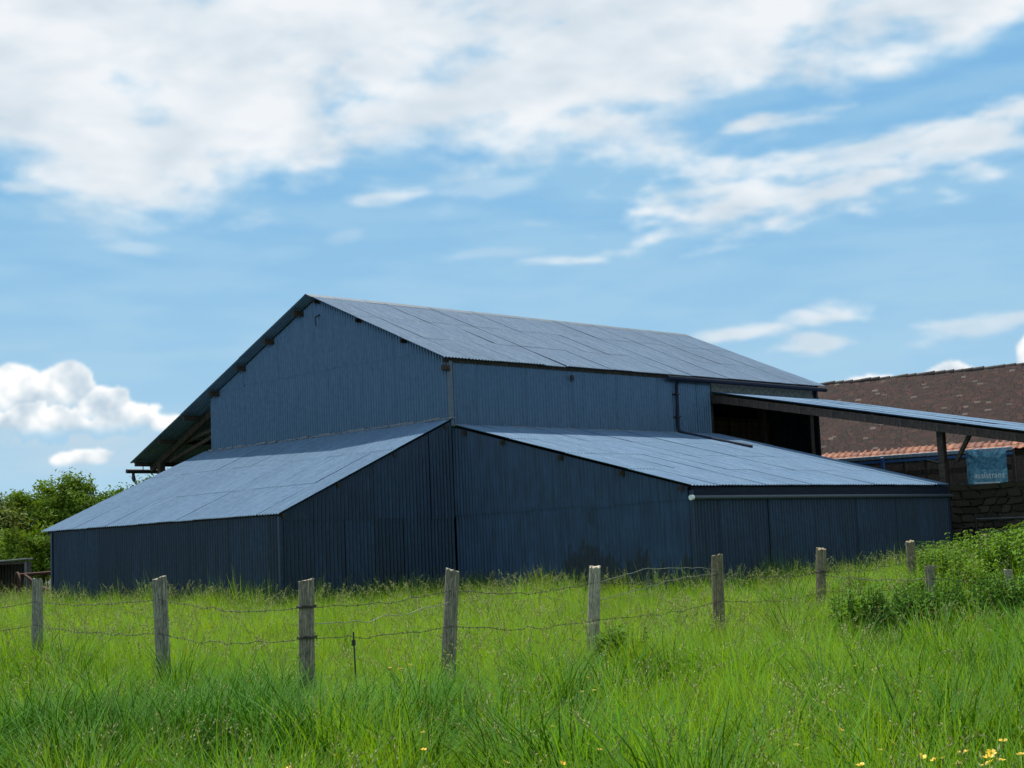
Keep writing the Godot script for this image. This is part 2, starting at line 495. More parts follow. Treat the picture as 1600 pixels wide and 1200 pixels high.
# ---------------------------------------------------------------- the barn
func make_barn() -> void:
	var barn := thing("barn", "large blue grey corrugated steel barn with two lean-tos, behind the wire fence", "barn", Vector3(-1.413, 0, -33.455), deg_to_rad(-46.122))
	var ridge_u := -4.991
	var ridge_y := 8.194
	var q: Buf
	# ---- main roof, the slope that faces right
	q = Buf.new()
	for k in 8:
		var v0 := -0.37 + k * 1.875
		var v1 := v0 + 1.9
		var up := 0.05 + 0.004 * (k % 2)
		q.quad(at(ridge_u, ridge_y + up, v0), at(ridge_u, ridge_y + up, v1), at(ridge_u + 0.22, ridge_y + up - 0.105, v1), at(ridge_u + 0.22, ridge_y + up - 0.105, v0))
		q.quad(at(ridge_u - 0.22, ridge_y + up - 0.10, v0), at(ridge_u - 0.22, ridge_y + up - 0.10, v1), at(ridge_u, ridge_y + up, v1), at(ridge_u, ridge_y + up, v0))
	var roof := part("main_roof", q.mesh(), mats.trim, barn)
	roof.set_meta("label", "grey corrugated main roof with ridge capping")
	roof_sheets(roof, at(ridge_u, ridge_y, -0.35), at(0, 0, 14.98), at(5.172, -2.205, 0), 3, mats.roof)
	for k in 4:
		var s: float = [0.12, 1.8, 3.5, 5.0][k]
		var c := at(ridge_u + s, ridge_y - s * SLOPE_MAIN - 0.10, -0.20)
		beam(roof, "purlin", c, c + at(0, 0, 14.6), 0.06, 0.09, mats.timber)
	# ---- main roof, the long far slope whose dark underside shows on the left
	q = Buf.new()
	for k in 7:
		var s := 0.6 + 1.35 * k
		var c := at(ridge_u - s, ridge_y - s * SLOPE_BACK - 0.11, -0.22)
		q.box(c + at(0, 0, 7.2), Vector3(0.08, 0.13, 14.6))
	var back := part("far_roof_slope", q.mesh(), mats.timber, barn)
	roof_sheets(back, at(ridge_u, ridge_y, -0.35), at(0, 0, 14.98), at(-8.917, -3.658, 0), 3, mats.roof)
	for v in [0.25, 4.9, 9.6, 14.2]:
		beam(back, "rafter", at(ridge_u - 0.1, ridge_y - 0.27, v), at(-13.75, 4.36, v), 0.10, 0.18, mats.timber)
		beam(back, "post", at(-13.2, 0.0, v), at(-13.2, 4.55, v), 0.18, 0.18, mats.timber)
		beam(back, "brace", at(-10.1, 5.35, v + 0.1), at(-12.6, 5.95 - 1.0, v + 0.1), 0.06, 0.10, mats.timber)
		beam(back, "brace", at(-10.1, 5.2, v + 0.12), at(-12.9, 4.55, v + 0.12), 0.06, 0.10, mats.timber)
	# ---- gutter under the far eave
	q = Buf.new()
	q.tube([at(-14.02, 4.33, -0.42), at(-14.02, 4.29, 14.6)], [0.065], 8)
	var g := part("eave_gutter", q.mesh(), mats.darksteel, barn)
	q = Buf.new()
	for k in 8: q.box(at(-13.98, 4.43, 0.1 + 2.0 * k), Vector3(0.02, 0.2, 0.02))
	part("hanger", q.mesh(), mats.darksteel, g)
	q = Buf.new()
	q.tube([at(-14.02, 4.33, -0.2), at(-14.02, 4.22, -0.2), at(-14.0, 4.1, -0.2), at(-13.98, 4.02, -0.2)], [0.04, 0.045, 0.06, 0.035], 8)
	part("outlet", q.mesh(), mats.darksteel, g)
	q = Buf.new()
	q.tube([at(-13.9, 4.26, 0.6), at(-12.9, 3.75, 0.4), at(-10.3, 3.1, 0.2)], [0.05], 8)
	part("waste_pipe", q.mesh(), mats.steel, g)
	# ---- gable wall above the front lean-to
	var roofline := func(u: float) -> float:
		return (ridge_y - (u - ridge_u) * SLOPE_MAIN if u > ridge_u else ridge_y - (ridge_u - u) * SLOPE_BACK) - 0.05
	q = Buf.new()
	for y in [4.9, 6.2, 7.2]: q.box(at(-5.0, y, 0.10), Vector3(9.9 if y < 5.5 else (9.0 - (y - 5.0) * 2.6), 0.10, 0.08))
	var wall := part("gable_wall", q.mesh(), mats.timber, barn)
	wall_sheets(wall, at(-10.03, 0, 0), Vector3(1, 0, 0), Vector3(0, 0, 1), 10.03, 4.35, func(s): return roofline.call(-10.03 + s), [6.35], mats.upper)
	q = Buf.new()
	q.box(at(0.02, 5.2, -0.02), Vector3(0.09, 1.5, 0.09))
	part("corner_strip", q.mesh(), mats.trim, wall)
	q = Buf.new()
	q.box(at(0.05, 5.78, -0.16), Vector3(0.12, 0.14, 0.20), Basis.IDENTITY, Color.WHITE, 0.02)
	part("eave_bracket", q.mesh(), mats.timber, wall)
	q = Buf.new()
	q.tube([at(-4.86, 7.72, -0.02), at(-4.80, 7.62, -0.22), at(-4.78, 7.40, -0.22)], [0.018], 6)
	part("hook", q.mesh(), mats.darksteel, wall)
	# ---- upper side wall
	q = Buf.new()
	for y in [4.7, 5.7]: q.box(at(-0.10, y, 4.75), Vector3(0.08, 0.10, 9.3))
	wall = part("upper_side_wall", q.mesh(), mats.timber, barn)
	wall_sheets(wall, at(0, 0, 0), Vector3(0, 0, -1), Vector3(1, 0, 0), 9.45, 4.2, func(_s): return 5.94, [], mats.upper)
	q = Buf.new()
	q.box(at(-0.02, 5.63, 11.87), Vector3(0.05, 0.62, 4.75))
	part("cream_panel", q.mesh(), mats.cream, wall).set_meta("label", "pale cream board above the open bay")
	q = Buf.new()
	q.tube([at(0.13, 5.80, 3.9), at(0.13, 5.72, 3.9), at(0.10, 5.66, 3.9)], [0.05, 0.06, 0.02], 8)
	part("eave_stub", q.mesh(), mats.darksteel, wall)
	for v in [9.5, 11.9, 14.2]:
		beam(wall, "bay_post", at(-0.14, 0.0, v), at(-0.14, 5.4, v), 0.2, 0.2, mats.oldbeam)
	for k in 24:
		q = Buf.new()
		q.box(at(-1.6 + rnd(-0.02, 0.02), 2.6, 9.55 + 0.2 * k), Vector3(0.03, 5.1, 0.185))
		part("inner_plank", q.mesh(), mats.planks[k % 3], wall)
	# ---- eave gutter at the far end of the main roof, and the downpipe
	q = Buf.new()
	q.tube([at(0.24, 5.90, 7.4), at(0.24, 5.88, 14.6)], [0.06], 8)
	part("main_gutter", q.mesh(), mats.pipe, barn)
	q = Buf.new()
	q.tube([at(0.20, 5.86, 7.9), at(0.11, 5.74, 7.9), at(0.11, 4.62, 7.88), at(0.16, 4.50, 7.87), at(0.30, 4.44, 7.86), at(2.34, 3.93, 8.06)], [0.048], 8)
	var pipe := part("downpipe", q.mesh(), mats.pipe, barn)
	pipe.set_meta("label", "dark downpipe that runs out across the lean-to roof")
	q = Buf.new()
	for y in [5.5, 4.9]: q.box(at(0.09, y, 7.89), Vector3(0.16, 0.03, 0.15))
	part("pipe_clip", q.mesh(), mats.darksteel, pipe)
	# ---- front lean-to
	q = Buf.new()
	for k in 4:
		var s: float = [0.25, 1.75, 3.3, 4.72][k]
		q.box(at(-5.1, 4.614 - s * SLOPE_FRONT - 0.09, -s), Vector3(10.35, 0.09, 0.06))
	roof = part("front_lean_to_roof", q.mesh(), mats.timber, barn)
	roof_sheets(roof, at(-10.377, 4.614, 0.0), at(10.549, 0, 0), at(0, -2.094, -4.866), 3, mats.lean)
	q = Buf.new()
	for k in 44:
		var u := -10.03 + k * 0.232
		var h := rnd(0.03, 0.07)
		q.box(at(u + 0.11, 4.614 + h * 0.5 - 0.01, -rnd(0.05, 0.09)), Vector3(rnd(0.24, 0.29), h, rnd(0.07, 0.12)), Basis(Vector3(0, 0, 1), rnd(-0.08, 0.08)), Color.WHITE, 0.01)
	part("flashing", q.mesh(), mats.flash, roof)
	q = Buf.new()
	q.box(at(-5.0, 2.36, -4.68), Vector3(9.8, 0.10, 0.08)); q.box(at(-5.0, 1.2, -4.68), Vector3(9.8, 0.10, 0.08))
	wall = part("front_lean_to_wall", q.mesh(), mats.timber, barn)
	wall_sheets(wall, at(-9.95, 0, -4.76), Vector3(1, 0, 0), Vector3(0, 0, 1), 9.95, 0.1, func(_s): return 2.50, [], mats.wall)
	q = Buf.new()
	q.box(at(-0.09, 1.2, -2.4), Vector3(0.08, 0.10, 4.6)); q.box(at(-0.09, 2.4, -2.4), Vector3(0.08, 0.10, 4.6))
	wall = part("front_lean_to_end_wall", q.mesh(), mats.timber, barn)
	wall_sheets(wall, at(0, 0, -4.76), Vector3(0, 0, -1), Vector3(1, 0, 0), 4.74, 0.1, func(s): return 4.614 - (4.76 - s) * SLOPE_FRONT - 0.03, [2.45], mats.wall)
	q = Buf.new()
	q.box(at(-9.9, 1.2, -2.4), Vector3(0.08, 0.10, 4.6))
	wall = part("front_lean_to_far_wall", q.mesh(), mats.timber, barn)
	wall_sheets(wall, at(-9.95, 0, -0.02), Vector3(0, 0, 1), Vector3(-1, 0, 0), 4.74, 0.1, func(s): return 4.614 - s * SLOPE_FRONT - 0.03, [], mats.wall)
	# ---- side lean-to
	q = Buf.new()
	for k in 5:
		var s: float = [0.3, 1.55, 3.3, 5.0, 6.55][k]
		q.box(at(0.149 + s, 4.429 - s * SLOPE_SIDE - 0.09, 4.64), Vector3(0.06, 0.09, 9.5))
	roof = part("side_lean_to_roof", q.mesh(), mats.timber, barn)
	roof_sheets(roof, at(0.08, 4.447, -0.06), at(0, 0, 9.62), at(6.85, -1.755, 0), 4, mats.lean)
	q = Buf.new()
	for k in 40:
		q.box(at(0.11, 4.455 + rnd(-0.01, 0.015), 0.05 + k * 0.235), Vector3(rnd(0.10, 0.16), rnd(0.025, 0.05), rnd(0.24, 0.28)), Basis(Vector3(1, 0, 0), rnd(-0.08, 0.08)), Color.WHITE, 0.008)
	part("flashing", q.mesh(), mats.flash, roof)
	q = Buf.new()
	q.box(at(3.5, 1.2, 0.16), Vector3(6.6, 0.10, 0.08)); q.box(at(3.3, 2.5, 0.16), Vector3(6.2, 0.10, 0.08))
	wall = part("side_lean_to_end_wall", q.mesh(), mats.timber, barn)
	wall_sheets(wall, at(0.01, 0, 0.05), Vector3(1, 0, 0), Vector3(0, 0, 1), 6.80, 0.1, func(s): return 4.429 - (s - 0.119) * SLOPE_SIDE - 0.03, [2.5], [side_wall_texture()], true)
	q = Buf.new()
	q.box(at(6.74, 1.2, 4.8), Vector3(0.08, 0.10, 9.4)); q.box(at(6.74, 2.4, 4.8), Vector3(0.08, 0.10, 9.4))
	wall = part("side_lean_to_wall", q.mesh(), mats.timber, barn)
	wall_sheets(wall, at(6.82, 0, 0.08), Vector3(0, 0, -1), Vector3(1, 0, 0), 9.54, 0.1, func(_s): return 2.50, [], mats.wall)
	q = Buf.new()
	q.box(at(6.855, 2.585, 4.84), Vector3(0.03, 0.17, 9.56))
	part("fascia_board", q.mesh(), mats.pipe, wall)
	q = Buf.new()
	q.tube([at(6.95, 2.47, -0.02), at(6.95, 2.46, 4.6), at(6.95, 2.44, 9.62)], [0.042], 10)
	g = part("side_gutter", q.mesh(), mats.gutter, barn)
	q = Buf.new()
	q.tube([at(6.95, 2.47, -0.09), at(6.95, 2.47, -0.02)], [0.052], 12)
	part("end_cap", q.mesh(), mats.white, g).set_meta("label", "white end cap of the gutter")
	q = Buf.new()
	q.box(at(3.4, 2.0, 9.54), Vector3(6.6, 0.10, 0.08))
	wall = part("side_lean_to_far_wall", q.mesh(), mats.timber, barn)
	wall_sheets(wall, at(6.83, 0, 9.62), Vector3(-1, 0, 0), Vector3(0, 0, -1), 6.8, 0.1, func(s): return 4.429 - (6.68 - s) * SLOPE_SIDE - 0.03, [], mats.wall)
	for c in [[0.0, -4.77, 2.49], [-9.96, -4.77, 2.49], [6.83, 0.07, 2.62], [6.83, 9.63, 2.5]]:
		q = Buf.new()
		q.box(at(c[0], c[2] * 0.5, c[1]), Vector3(0.085, c[2], 0.085), Basis.IDENTITY, Color.WHITE, 0.01)
		part("corner_strip", q.mesh(), mats.wall[1], barn)
	# ---- walls on the far sides
	q = Buf.new()
	q.box(at(-5.0, 2.0, 14.45), Vector3(9.9, 0.10, 0.08))
	wall = part("rear_wall", q.mesh(), mats.timber, barn)
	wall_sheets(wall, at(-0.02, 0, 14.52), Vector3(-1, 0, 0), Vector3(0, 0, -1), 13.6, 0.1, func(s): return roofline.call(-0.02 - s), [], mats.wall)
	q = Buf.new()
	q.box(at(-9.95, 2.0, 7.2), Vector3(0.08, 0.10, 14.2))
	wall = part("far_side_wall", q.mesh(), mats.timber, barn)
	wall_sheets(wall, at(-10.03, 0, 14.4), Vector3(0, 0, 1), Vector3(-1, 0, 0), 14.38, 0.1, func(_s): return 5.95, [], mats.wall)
	# ---- the awning over the yard
	q = Buf.new()
	for k in 6:
		var s := 0.4 + 2.3 * k
		q.box(at(s, 5.60 - s * 0.2022 - 0.08, 11.98), Vector3(0.07, 0.12, 5.0))
	roof = part("awning", q.mesh(), mats.timber, barn)
	roof.set_meta("label", "open-sided awning roof on a brown steel beam")
	roof_sheets(roof, at(-0.02, 5.60, 9.44), at(0, 0, 5.05), at(12.0, -2.427, 0), 5, mats.lean)
	beam(roof, "edge_beam", at(-0.05, 5.46, 9.50), at(11.9, 5.46 - 11.95 * 0.2022, 9.50), 0.10, 0.20, mats.oldbeam)
	beam(roof, "rear_beam", at(-0.05, 5.36, 14.3), at(11.9, 5.36 - 11.95 * 0.2022, 14.3), 0.10, 0.20, mats.oldbeam)
	beam(roof, "post", at(6.66, 0.2, 9.82), at(6.66, 4.10, 9.82), 0.17, 0.17, mats.oldbeam)
	beam(roof, "post", at(11.5, 0.2, 9.56), at(11.5, 3.05, 9.56), 0.17, 0.17, mats.oldbeam)
	beam(roof, "post", at(11.5, 0.2, 14.25), at(11.5, 2.95, 14.25), 0.17, 0.17, mats.oldbeam)
	beam(roof, "brace", at(7.02, 3.25, 9.82), at(7.42, 3.86, 9.82), 0.09, 0.09, mats.oldbeam)

# ---------------------------------------------------------------- fence
# One split, weathered post: an uneven tapered prism with deep checks, its foot in the ground.
func post_mesh(h: float, r: float, seed_: int, crack := 0.0) -> ArrayMesh:
	var b := Buf.new()
	var nz := noise(seed_, 1.4, 3)
	var sides := 22
	var rows := 12
	for k in rows + 1:
		var y := -0.3 + (h + 0.3) * k / rows
		for s in sides + 1:
			var g := TAU * (s % sides) / sides
			var c := Vector2(cos(g), sin(g))
			var rr := r * (1.04 - 0.12 * k / rows) * (1.0 + 0.22 * nz.get_noise_3d(c.x * 0.8, y * 0.35, c.y * 0.8) + 0.10 * nz.get_noise_3d(c.x * 3.0 + 5.0, y * 0.3, c.y * 3.0))
			if crack > 0.0 and (s % sides) in [5, 16]: rr *= 1.0 - crack * (0.45 + 0.55 * float(k) / rows)
			var top := 0.0
			if k == rows: top = 0.03 * nz.get_noise_2d(c.x * 1.5, c.y * 1.5) + 0.015 * c.x * (1 if seed_ % 2 == 0 else -1)
			b.put(Vector3(c.x * rr, y + top, c.y * rr), Vector3(c.x, 0.0, c.y), Vector2(float(s) / sides * 2.0, y))
	var w := sides + 1
	# turn the side normals to follow the checks
	for k in rows + 1:
		for s in sides + 1:
			var a := b.v[k * w + (s + sides - 1) % sides]
			var c := b.v[k * w + (s + 1) % sides]
			var t := c - a
			b.n[k * w + s] = Vector3(t.z, 0, -t.x).normalized()
	for k in rows:
		for s in sides:
			var a := k * w + s
			b.tri(a, a + w, a + 1); b.tri(a + 1, a + w, a + w + 1)
	# make sure that the normals point outwards
	for k in b.n.size():
		if b.n[k].dot(Vector3(b.v[k].x, 0, b.v[k].z)) < 0.0: b.n[k] = -b.n[k]
	for k in range(0, b.i.size(), 3):
		var n0 := (b.v[b.i[k + 1]] - b.v[b.i[k]]).cross(b.v[b.i[k + 2]] - b.v[b.i[k]])
		if n0.dot(b.n[b.i[k]]) > 0.0:
			var sw := b.i[k + 1]
			b.i[k + 1] = b.i[k + 2]; b.i[k + 2] = sw
	var mid := b.put(Vector3(0, h + 0.004, 0), Vector3.UP, Vector2(0.5, 0.5))
	var first := b.v.size()
	for s in sides:
		var p := b.v[rows * w + s]
		b.put(p, Vector3.UP, Vector2(0.5 + p.x * 3.0, 0.5 + p.z * 0.8))
	for s in sides:
		b.tri(mid, first + s, first + (s + 1) % sides)
	return b.mesh()

const POSTS := [
	# x, z, height of the top, radius, crack, tilt sideways, tone, label
	[-6.67, -20.5, 1.50, 0.075, 0.35, 0.0, 1, "slim grey fence post standing before the gap between trees and barn"],
	[-4.08, -16.8, 1.50, 0.082, 0.55, -0.025, 1, "fence post split by a long dark crack, before the front lean-to wall"],
	[-2.19, -15.2, 1.43, 0.083, 0.25, 0.015, 0, "stout fence post with two dark wire wraps beside the thin stake"],
	[-0.73, -16.2, 1.46, 0.082, 0.30, 0.085, 0, "leaning fence post in front of the barn's inner corner"],
	[0.95, -18.7, 1.39, 0.080, 0.40, 0.075, 2, "bleached pale fence post with a dark weed clump at its foot"],
	[2.71, -20.3, 1.45, 0.082, 0.22, 0.035, 3, "brownish round fence post before the outer corner of the side lean-to"],
	[4.68, -23.0, 1.45, 0.084, 0.22, 0.06, 3, "thick fence post at the edge of the nettles, wrapped once with wire"],
	[6.86, -26.0, 1.48, 0.085, 0.25, 0.0, 3, "mossy fence post against the far end of the gutter wall"],
	[9.13, -29.0, 1.52, 0.080, 0.25, 0.0, 3, "fence post half hidden in weeds before the steel rails"],
	[5.79, -21.0, 1.16, 0.070, 0.40, -0.02, 0, "short squared fence post standing in the nettles"],
	[7.22, -22.0, 1.04, 0.066, 0.55, -0.12, 2, "short split fence post sunk in the weedy bank"],
]

func sag(b: Buf, a: Vector3, c: Vector3, drop: float, r: float, barbs: bool, seed_: int) -> void:
	# a wire from a to c; two strands twisted read as one line at this size
	var pts := []
	var n := 22
	var nz := noise(seed_, 0.8, 3)
	for k in n + 1:
		var t := float(k) / n
		var p := a.lerp(c, t)
		p.y -= 4.0 * drop * t * (1.0 - t)
		var e := sin(PI * t)
		p += Vector3(nz.get_noise_2d(k * 0.4, 3.0), nz.get_noise_2d(k * 0.4, 9.0), nz.get_noise_2d(k * 0.4, 17.0)) * 0.045 * e
		pts.append(p)
	b.tube(pts, [r], 5, false)
	if not barbs: return
	var len_ := (c - a).length()
	var m := int(len_ / 0.13)
	for k in m:
		var f := (k + 0.5) / m * n
		var p: Vector3 = pts[int(f)].lerp(pts[mini(int(f) + 1, n)], f - int(f))
		for q in 2:
			var d := Vector3(rnd(-0.5, 0.5), rnd(0.5, 1.0) * (1 if q == 0 else -1), rnd(-0.5, 0.5)).normalized()
			b.tube([p - d * 0.012, p + d * 0.018], [0.0035, 0.0015], 3, false)

func make_fence() -> void:
	var tones := [Color(0.150, 0.140, 0.125), Color(0.165, 0.165, 0.155), Color(0.235, 0.225, 0.205), Color(0.125, 0.112, 0.082)]
	var wood := []
	for t in tones:
		var m := textured(tex.wood, t * 4.0, 0.95, 0.0, 1.0)
		m.heightmap_enabled = true
		m.heightmap_texture = tex.wood_h
		m.heightmap_scale = 0.9
		wood.append(m)
	var tops := []
	for k in POSTS.size():
		var q: Array = POSTS[k]
		var y0 := ground_height(q[0], q[1])
		var o := single("fence_post", post_mesh(q[2] - y0, q[3], 60 + k, q[4]), wood[q[6]], q[7], "fence post", "wooden posts of the wire fence")
		o.position = Vector3(q[0] - q[5] * (q[2] - y0), y0, q[1])
		o.rotation = Vector3(rnd(-0.02, 0.02), rnd(0, TAU), 0)
		o.basis = Basis(Vector3.BACK, -q[5]) * Basis(Vector3.UP, rnd(0, TAU))
		tops.append(Vector3(q[0] - q[5] * 0.35, q[2], q[1]))
	# two strands along the main line, at the heights they are stapled
	var main := [0, 1, 2, 3, 4, 5, 6, 7, 8]
	var upper := [0.30, 0.24, 0.27, 0.22, 0.20, 0.26, 0.36, 0.34, 0.34]
	var lower := [0.62, 0.62, 0.58, 0.60, 0.66, 0.62, 0.66, 0.66, 0.66]
	for row in 2:
		var b := Buf.new()
		var drops: Array = [upper, lower][row]
		var w0: Vector3 = tops[0] + Vector3(-3.2, -drops[0] - 0.05, -2.2)
		var prev := w0
		for k in main.size():
			var p: Vector3 = tops[main[k]] - Vector3(0, drops[k], -0.09)
			sag(b, prev, p, [0.10, 0.05, 0.08, 0.04, 0.07, 0.05, 0.06, 0.05, 0.04][k], 0.0038, true, 80 + k + 20 * row)
			prev = p
		single("barbed_wire", b.mesh(), mats.wire, ["upper strand of barbed wire along the row of posts", "lower strand of barbed wire along the row of posts"][row], "barbed wire", "barbed wire strands of the fence")
	# the wraps round the third and seventh posts
	for k in [[2, 0.27], [2, 0.58], [6, 0.36]]:
		var b := Buf.new()
		var c: Vector3 = tops[k[0]] - Vector3(0.0, k[1], 0)
		for turn in 2:
			var ring := []
			for s in 17: ring.append(c + Vector3(cos(TAU * s / 16) * 0.098, 0.012 * turn + 0.008 * sin(s * 2.0), sin(TAU * s / 16) * 0.098))
			b.tube(ring, [0.006], 5, false)
		single("wire_wrap", b.mesh(), mats.wire, ["upper wire wrap round the stout post by the stake", "lower wire wrap round the stout post by the stake", "wire wrap round the thick post at the nettles"][[2.27, 2.58, 6.36].find(k[0] + k[1])], "wire", "wire wrapped round posts")
	# the side fence towards the bank
	var b := Buf.new()
	sag(b, tops[6] - Vector3(0, 0.40, -0.09), tops[9] - Vector3(0, 0.17, -0.08), 0.05, 0.005, true, 131)
	sag(b, tops[9] - Vector3(0, 0.17, -0.08), tops[10] - Vector3(0, 0.14, -0.07), 0.03, 0.005, true, 132)
	sag(b, tops[10] - Vector3(0, 0.14, -0.07), tops[10] + Vector3(2.0, -0.16, -0.6), 0.05, 0.005, true, 133)
	single("barbed_wire", b.mesh(), mats.wire, "barbed wire between the two short posts on the bank", "barbed wire", "barbed wire strands of the fence")
	# loose smooth wire that has sprung from the staples
	b = Buf.new()
	var e: Vector3 = tops[4]
	var f: Vector3 = tops[5]
	sag(b, e + Vector3(0.06, -0.20, 0.09), f + Vector3(-0.02, -0.20, 0.09), -0.10, 0.0045, false, 141)
	single("loose_wire", b.mesh(), mats.palewire, "slack smooth wire arching up between the bleached and the brownish post", "wire", "slack smooth wires")
	b = Buf.new()
	sag(b, e + Vector3(0.06, -0.42, 0.09), f + Vector3(-0.02, -0.24, 0.09), -0.03, 0.0045, false, 142)
	single("loose_wire", b.mesh(), mats.palewire, "slack smooth wire climbing towards the brownish post", "wire", "slack smooth wires")
	b = Buf.new()
	sag(b, tops[2] + Vector3(0.06, -0.44, 0.09), tops[3] + Vector3(0, -0.34, 0.09), 0.05, 0.004, false, 143)
	single("loose_wire", b.mesh(), mats.palewire, "slack smooth wire between the stout and the leaning post", "wire", "slack smooth wires")
	# a thin steel stake with an insulator
	var st := thing("fence_stake", "thin dark steel stake with an insulator, standing alone in the grass", "fence stake", Vector3(-1.70, ground_height(-1.7, -15.0), -15.0))
	b = Buf.new()
	b.tube([Vector3(0, -0.2, 0), Vector3(0.01, 0.4, 0), Vector3(0.0, 0.84, 0)], [0.008], 6)
	part("rod", b.mesh(), mats.darksteel, st)
	b = Buf.new()
	b.tube([Vector3(0, 0.70, 0), Vector3(0, 0.715, 0), Vector3(0, 0.73, 0), Vector3(0, 0.745, 0), Vector3(0, 0.76, 0)], [0.012, 0.026, 0.016, 0.026, 0.010], 10)
	part("insulator", b.mesh(), mats.darksteel, st)

# ---------------------------------------------------------------- grass
func blade(b: Buf, root: Vector3, dir: Vector3, h: float, w: float, bend: float, col: Color, segs := 3) -> void:
	# a tapered ribbon that leans towards dir and bows over
	var side := Vector3(-dir.z, 0, dir.x)
	var last := -1
	for k in segs + 1:
		var t := float(k) / segs
		var p := root + Vector3(0, h * (t - 0.45 * bend * t * t), 0) + dir * h * (0.10 * t + bend * t * t)
		var tang := (Vector3(0, 1.0 - 0.9 * bend * t, 0) + dir * (0.1 + 2.0 * bend * t)).normalized()
		var m := (side.cross(tang)).normalized()
		if m.y < 0: m = -m
		m = (m * 0.75 + Vector3.UP * 0.5).normalized()
		var ww := w * (1.0 - 0.85 * t * t) if k < segs else 0.0008
		var a := b.put(p - side * ww * 0.5, m, Vector2(0, t), col)
		b.put(p + side * ww * 0.5, m, Vector2(1, t), col)
		if last >= 0:
			b.tri(last, a, last + 1); b.tri(last + 1, a, a + 1)
		last = a

func tuft(blades: int, h0: float, h1: float, w: float, bend0: float, bend1: float, radius: float, dry := 0.1) -> ArrayMesh:
	var b := Buf.new()
	for k in blades:
		var g := rnd(0, TAU)
		var r := radius * sqrt(rng.randf())
		var d := Vector3(cos(g + rnd(-0.8, 0.8)), 0, sin(g + rnd(-0.8, 0.8))).normalized()
		var tone := rnd(0.72, 1.25)
		var c := Color(tone, tone, tone)
		if rng.randf() < dry: c = Color(1.9, 1.25, 2.2) * tone   # a dried blade
		elif rng.randf() < 0.4: c = Color(tone * 1.18, tone * 1.06, tone * 0.85)
		blade(b, Vector3(cos(g) * r, -0.02, sin(g) * r), d, rnd(h0, h1), w * rnd(0.7, 1.3), rnd(bend0, bend1), c)
	return b.mesh()

# A flowering stalk: thin stem, one leaf, and a nodding head of spikelets.
func stalk(h: float, bend: float, loose: bool) -> ArrayMesh:
	var b := Buf.new()
	var d := Vector3(1, 0, 0).rotated(Vector3.UP, rnd(0, TAU))
	var pts := []
	for k in 7:
		var t := k / 6.0
		pts.append(Vector3(0, h * (t - 0.25 * bend * t * t * t), 0) + d * h * bend * t * t * t * 0.9)
	b.tube(pts, [0.0022, 0.002, 0.0018, 0.0016, 0.0014, 0.0012, 0.001], 3, false, 1.0, Color(0.85, 1.0, 0.8))
	blade(b, pts[1], d.rotated(Vector3.UP, 1.3), h * 0.4, 0.005, 0.6, Color(0.8, 0.95, 0.6))
	var n := 26 if loose else 18
	for k in n:
		var t := 0.72 + 0.28 * k / n
		var f := t * 6.0
		var p: Vector3 = pts[mini(int(f), 5)].lerp(pts[mini(int(f) + 1, 6)], f - int(f))
		var out := Vector3(rnd(-1, 1), rnd(-0.2, 1), rnd(-1, 1)).normalized()
		var reach := (0.035 if loose else 0.006) * sin(PI * clampf((t - 0.70) / 0.30, 0.0, 1.0)) * rnd(0.4, 1.0)
		p += out * reach
		var up := (Vector3.UP * 0.4 + out * 0.6 + d * bend).normalized()
		var s := up.cross(Vector3(rnd(-1, 1), 0.1, rnd(-1, 1))).normalized()
		var L := 0.016 if loose else 0.012
		var i0 := b.put(p - up * L, s.cross(up), Vector2.ZERO, Color(1.15, 1.05, 1.1))
		b.put(p + s * 0.0038, Vector3.UP, Vector2.ZERO, Color(1.25, 1.1, 1.2)); b.put(p + up * L, Vector3.UP, Vector2.ZERO, Color(1.25, 1.12, 1.25)); b.put(p - s * 0.0038, Vector3.UP, Vector2.ZERO, Color(1.1, 1.0, 1.0))
		b.tri(i0, i0 + 1, i0 + 2); b.tri(i0, i0 + 2, i0 + 3)
	return b.mesh()

func leaf_mat(col: Color, back: float, rough := 0.6) -> StandardMaterial3D:
	var m := std(col, rough)
	m.vertex_color_use_as_albedo = true
	m.metallic_specular = 0.12
	m.backlight_enabled = true
	m.backlight = Color(back, back, back * 0.4)
	m.cull_mode = BaseMaterial3D.CULL_DISABLED
	return m

func scatter(called: String, m: Mesh, mat: Material, list: Array, label: String, category := "grass") -> void:
	var mm := MultiMesh.new()
	mm.transform_format = MultiMesh.TRANSFORM_3D
	mm.use_colors = true
	mm.mesh = m
	mm.instance_count = list.size()
	for k in list.size():
		mm.set_instance_transform(k, list[k][0]); mm.set_instance_color(k, list[k][1])
	var o := MultiMeshInstance3D.new()
	o.name = numbered(called)
	o.multimesh = mm; o.material_override = mat
	add_child(o)
	tag(o, label, category, "", "stuff")

func inside_barn(x: float, z: float, pad := 0.0) -> bool:
	var d := Vector3(x + 1.413, 0, z + 33.455)
	var u := d.dot(Vector3(0.6931, 0, 0.7208))
	var v := d.dot(Vector3(0.7208, 0, -0.6931))
	if v > -4.78 - pad and v < 14.6 and u > -10.0 - pad and u < 0.05 + pad: return true
	return v > 0.05 - pad and v < 9.4 and u > -1 and u < 6.86 + pad

func under_roof(x: float, z: float) -> bool:
	var d := Vector3(x + 1.413, 0, z + 33.455)
	var u := d.dot(Vector3(0.6931, 0, 0.7208))
	var v := d.dot(Vector3(0.7208, 0, -0.6931))
	return v > 9.2 and v < 16.0 and u > -2 and u < 12.0

func pose(x: float, z: float, s: float, sy: float, lean: float) -> Transform3D:
	var b := Basis(Vector3.UP, rnd(0, TAU)).scaled(Vector3(s, sy, s))
	b = Basis(Vector3(rnd(-0.3, 0.6), 0, 1.0).normalized(), lean) * b
	return Transform3D(b, Vector3(x, ground_height(x, z), z))

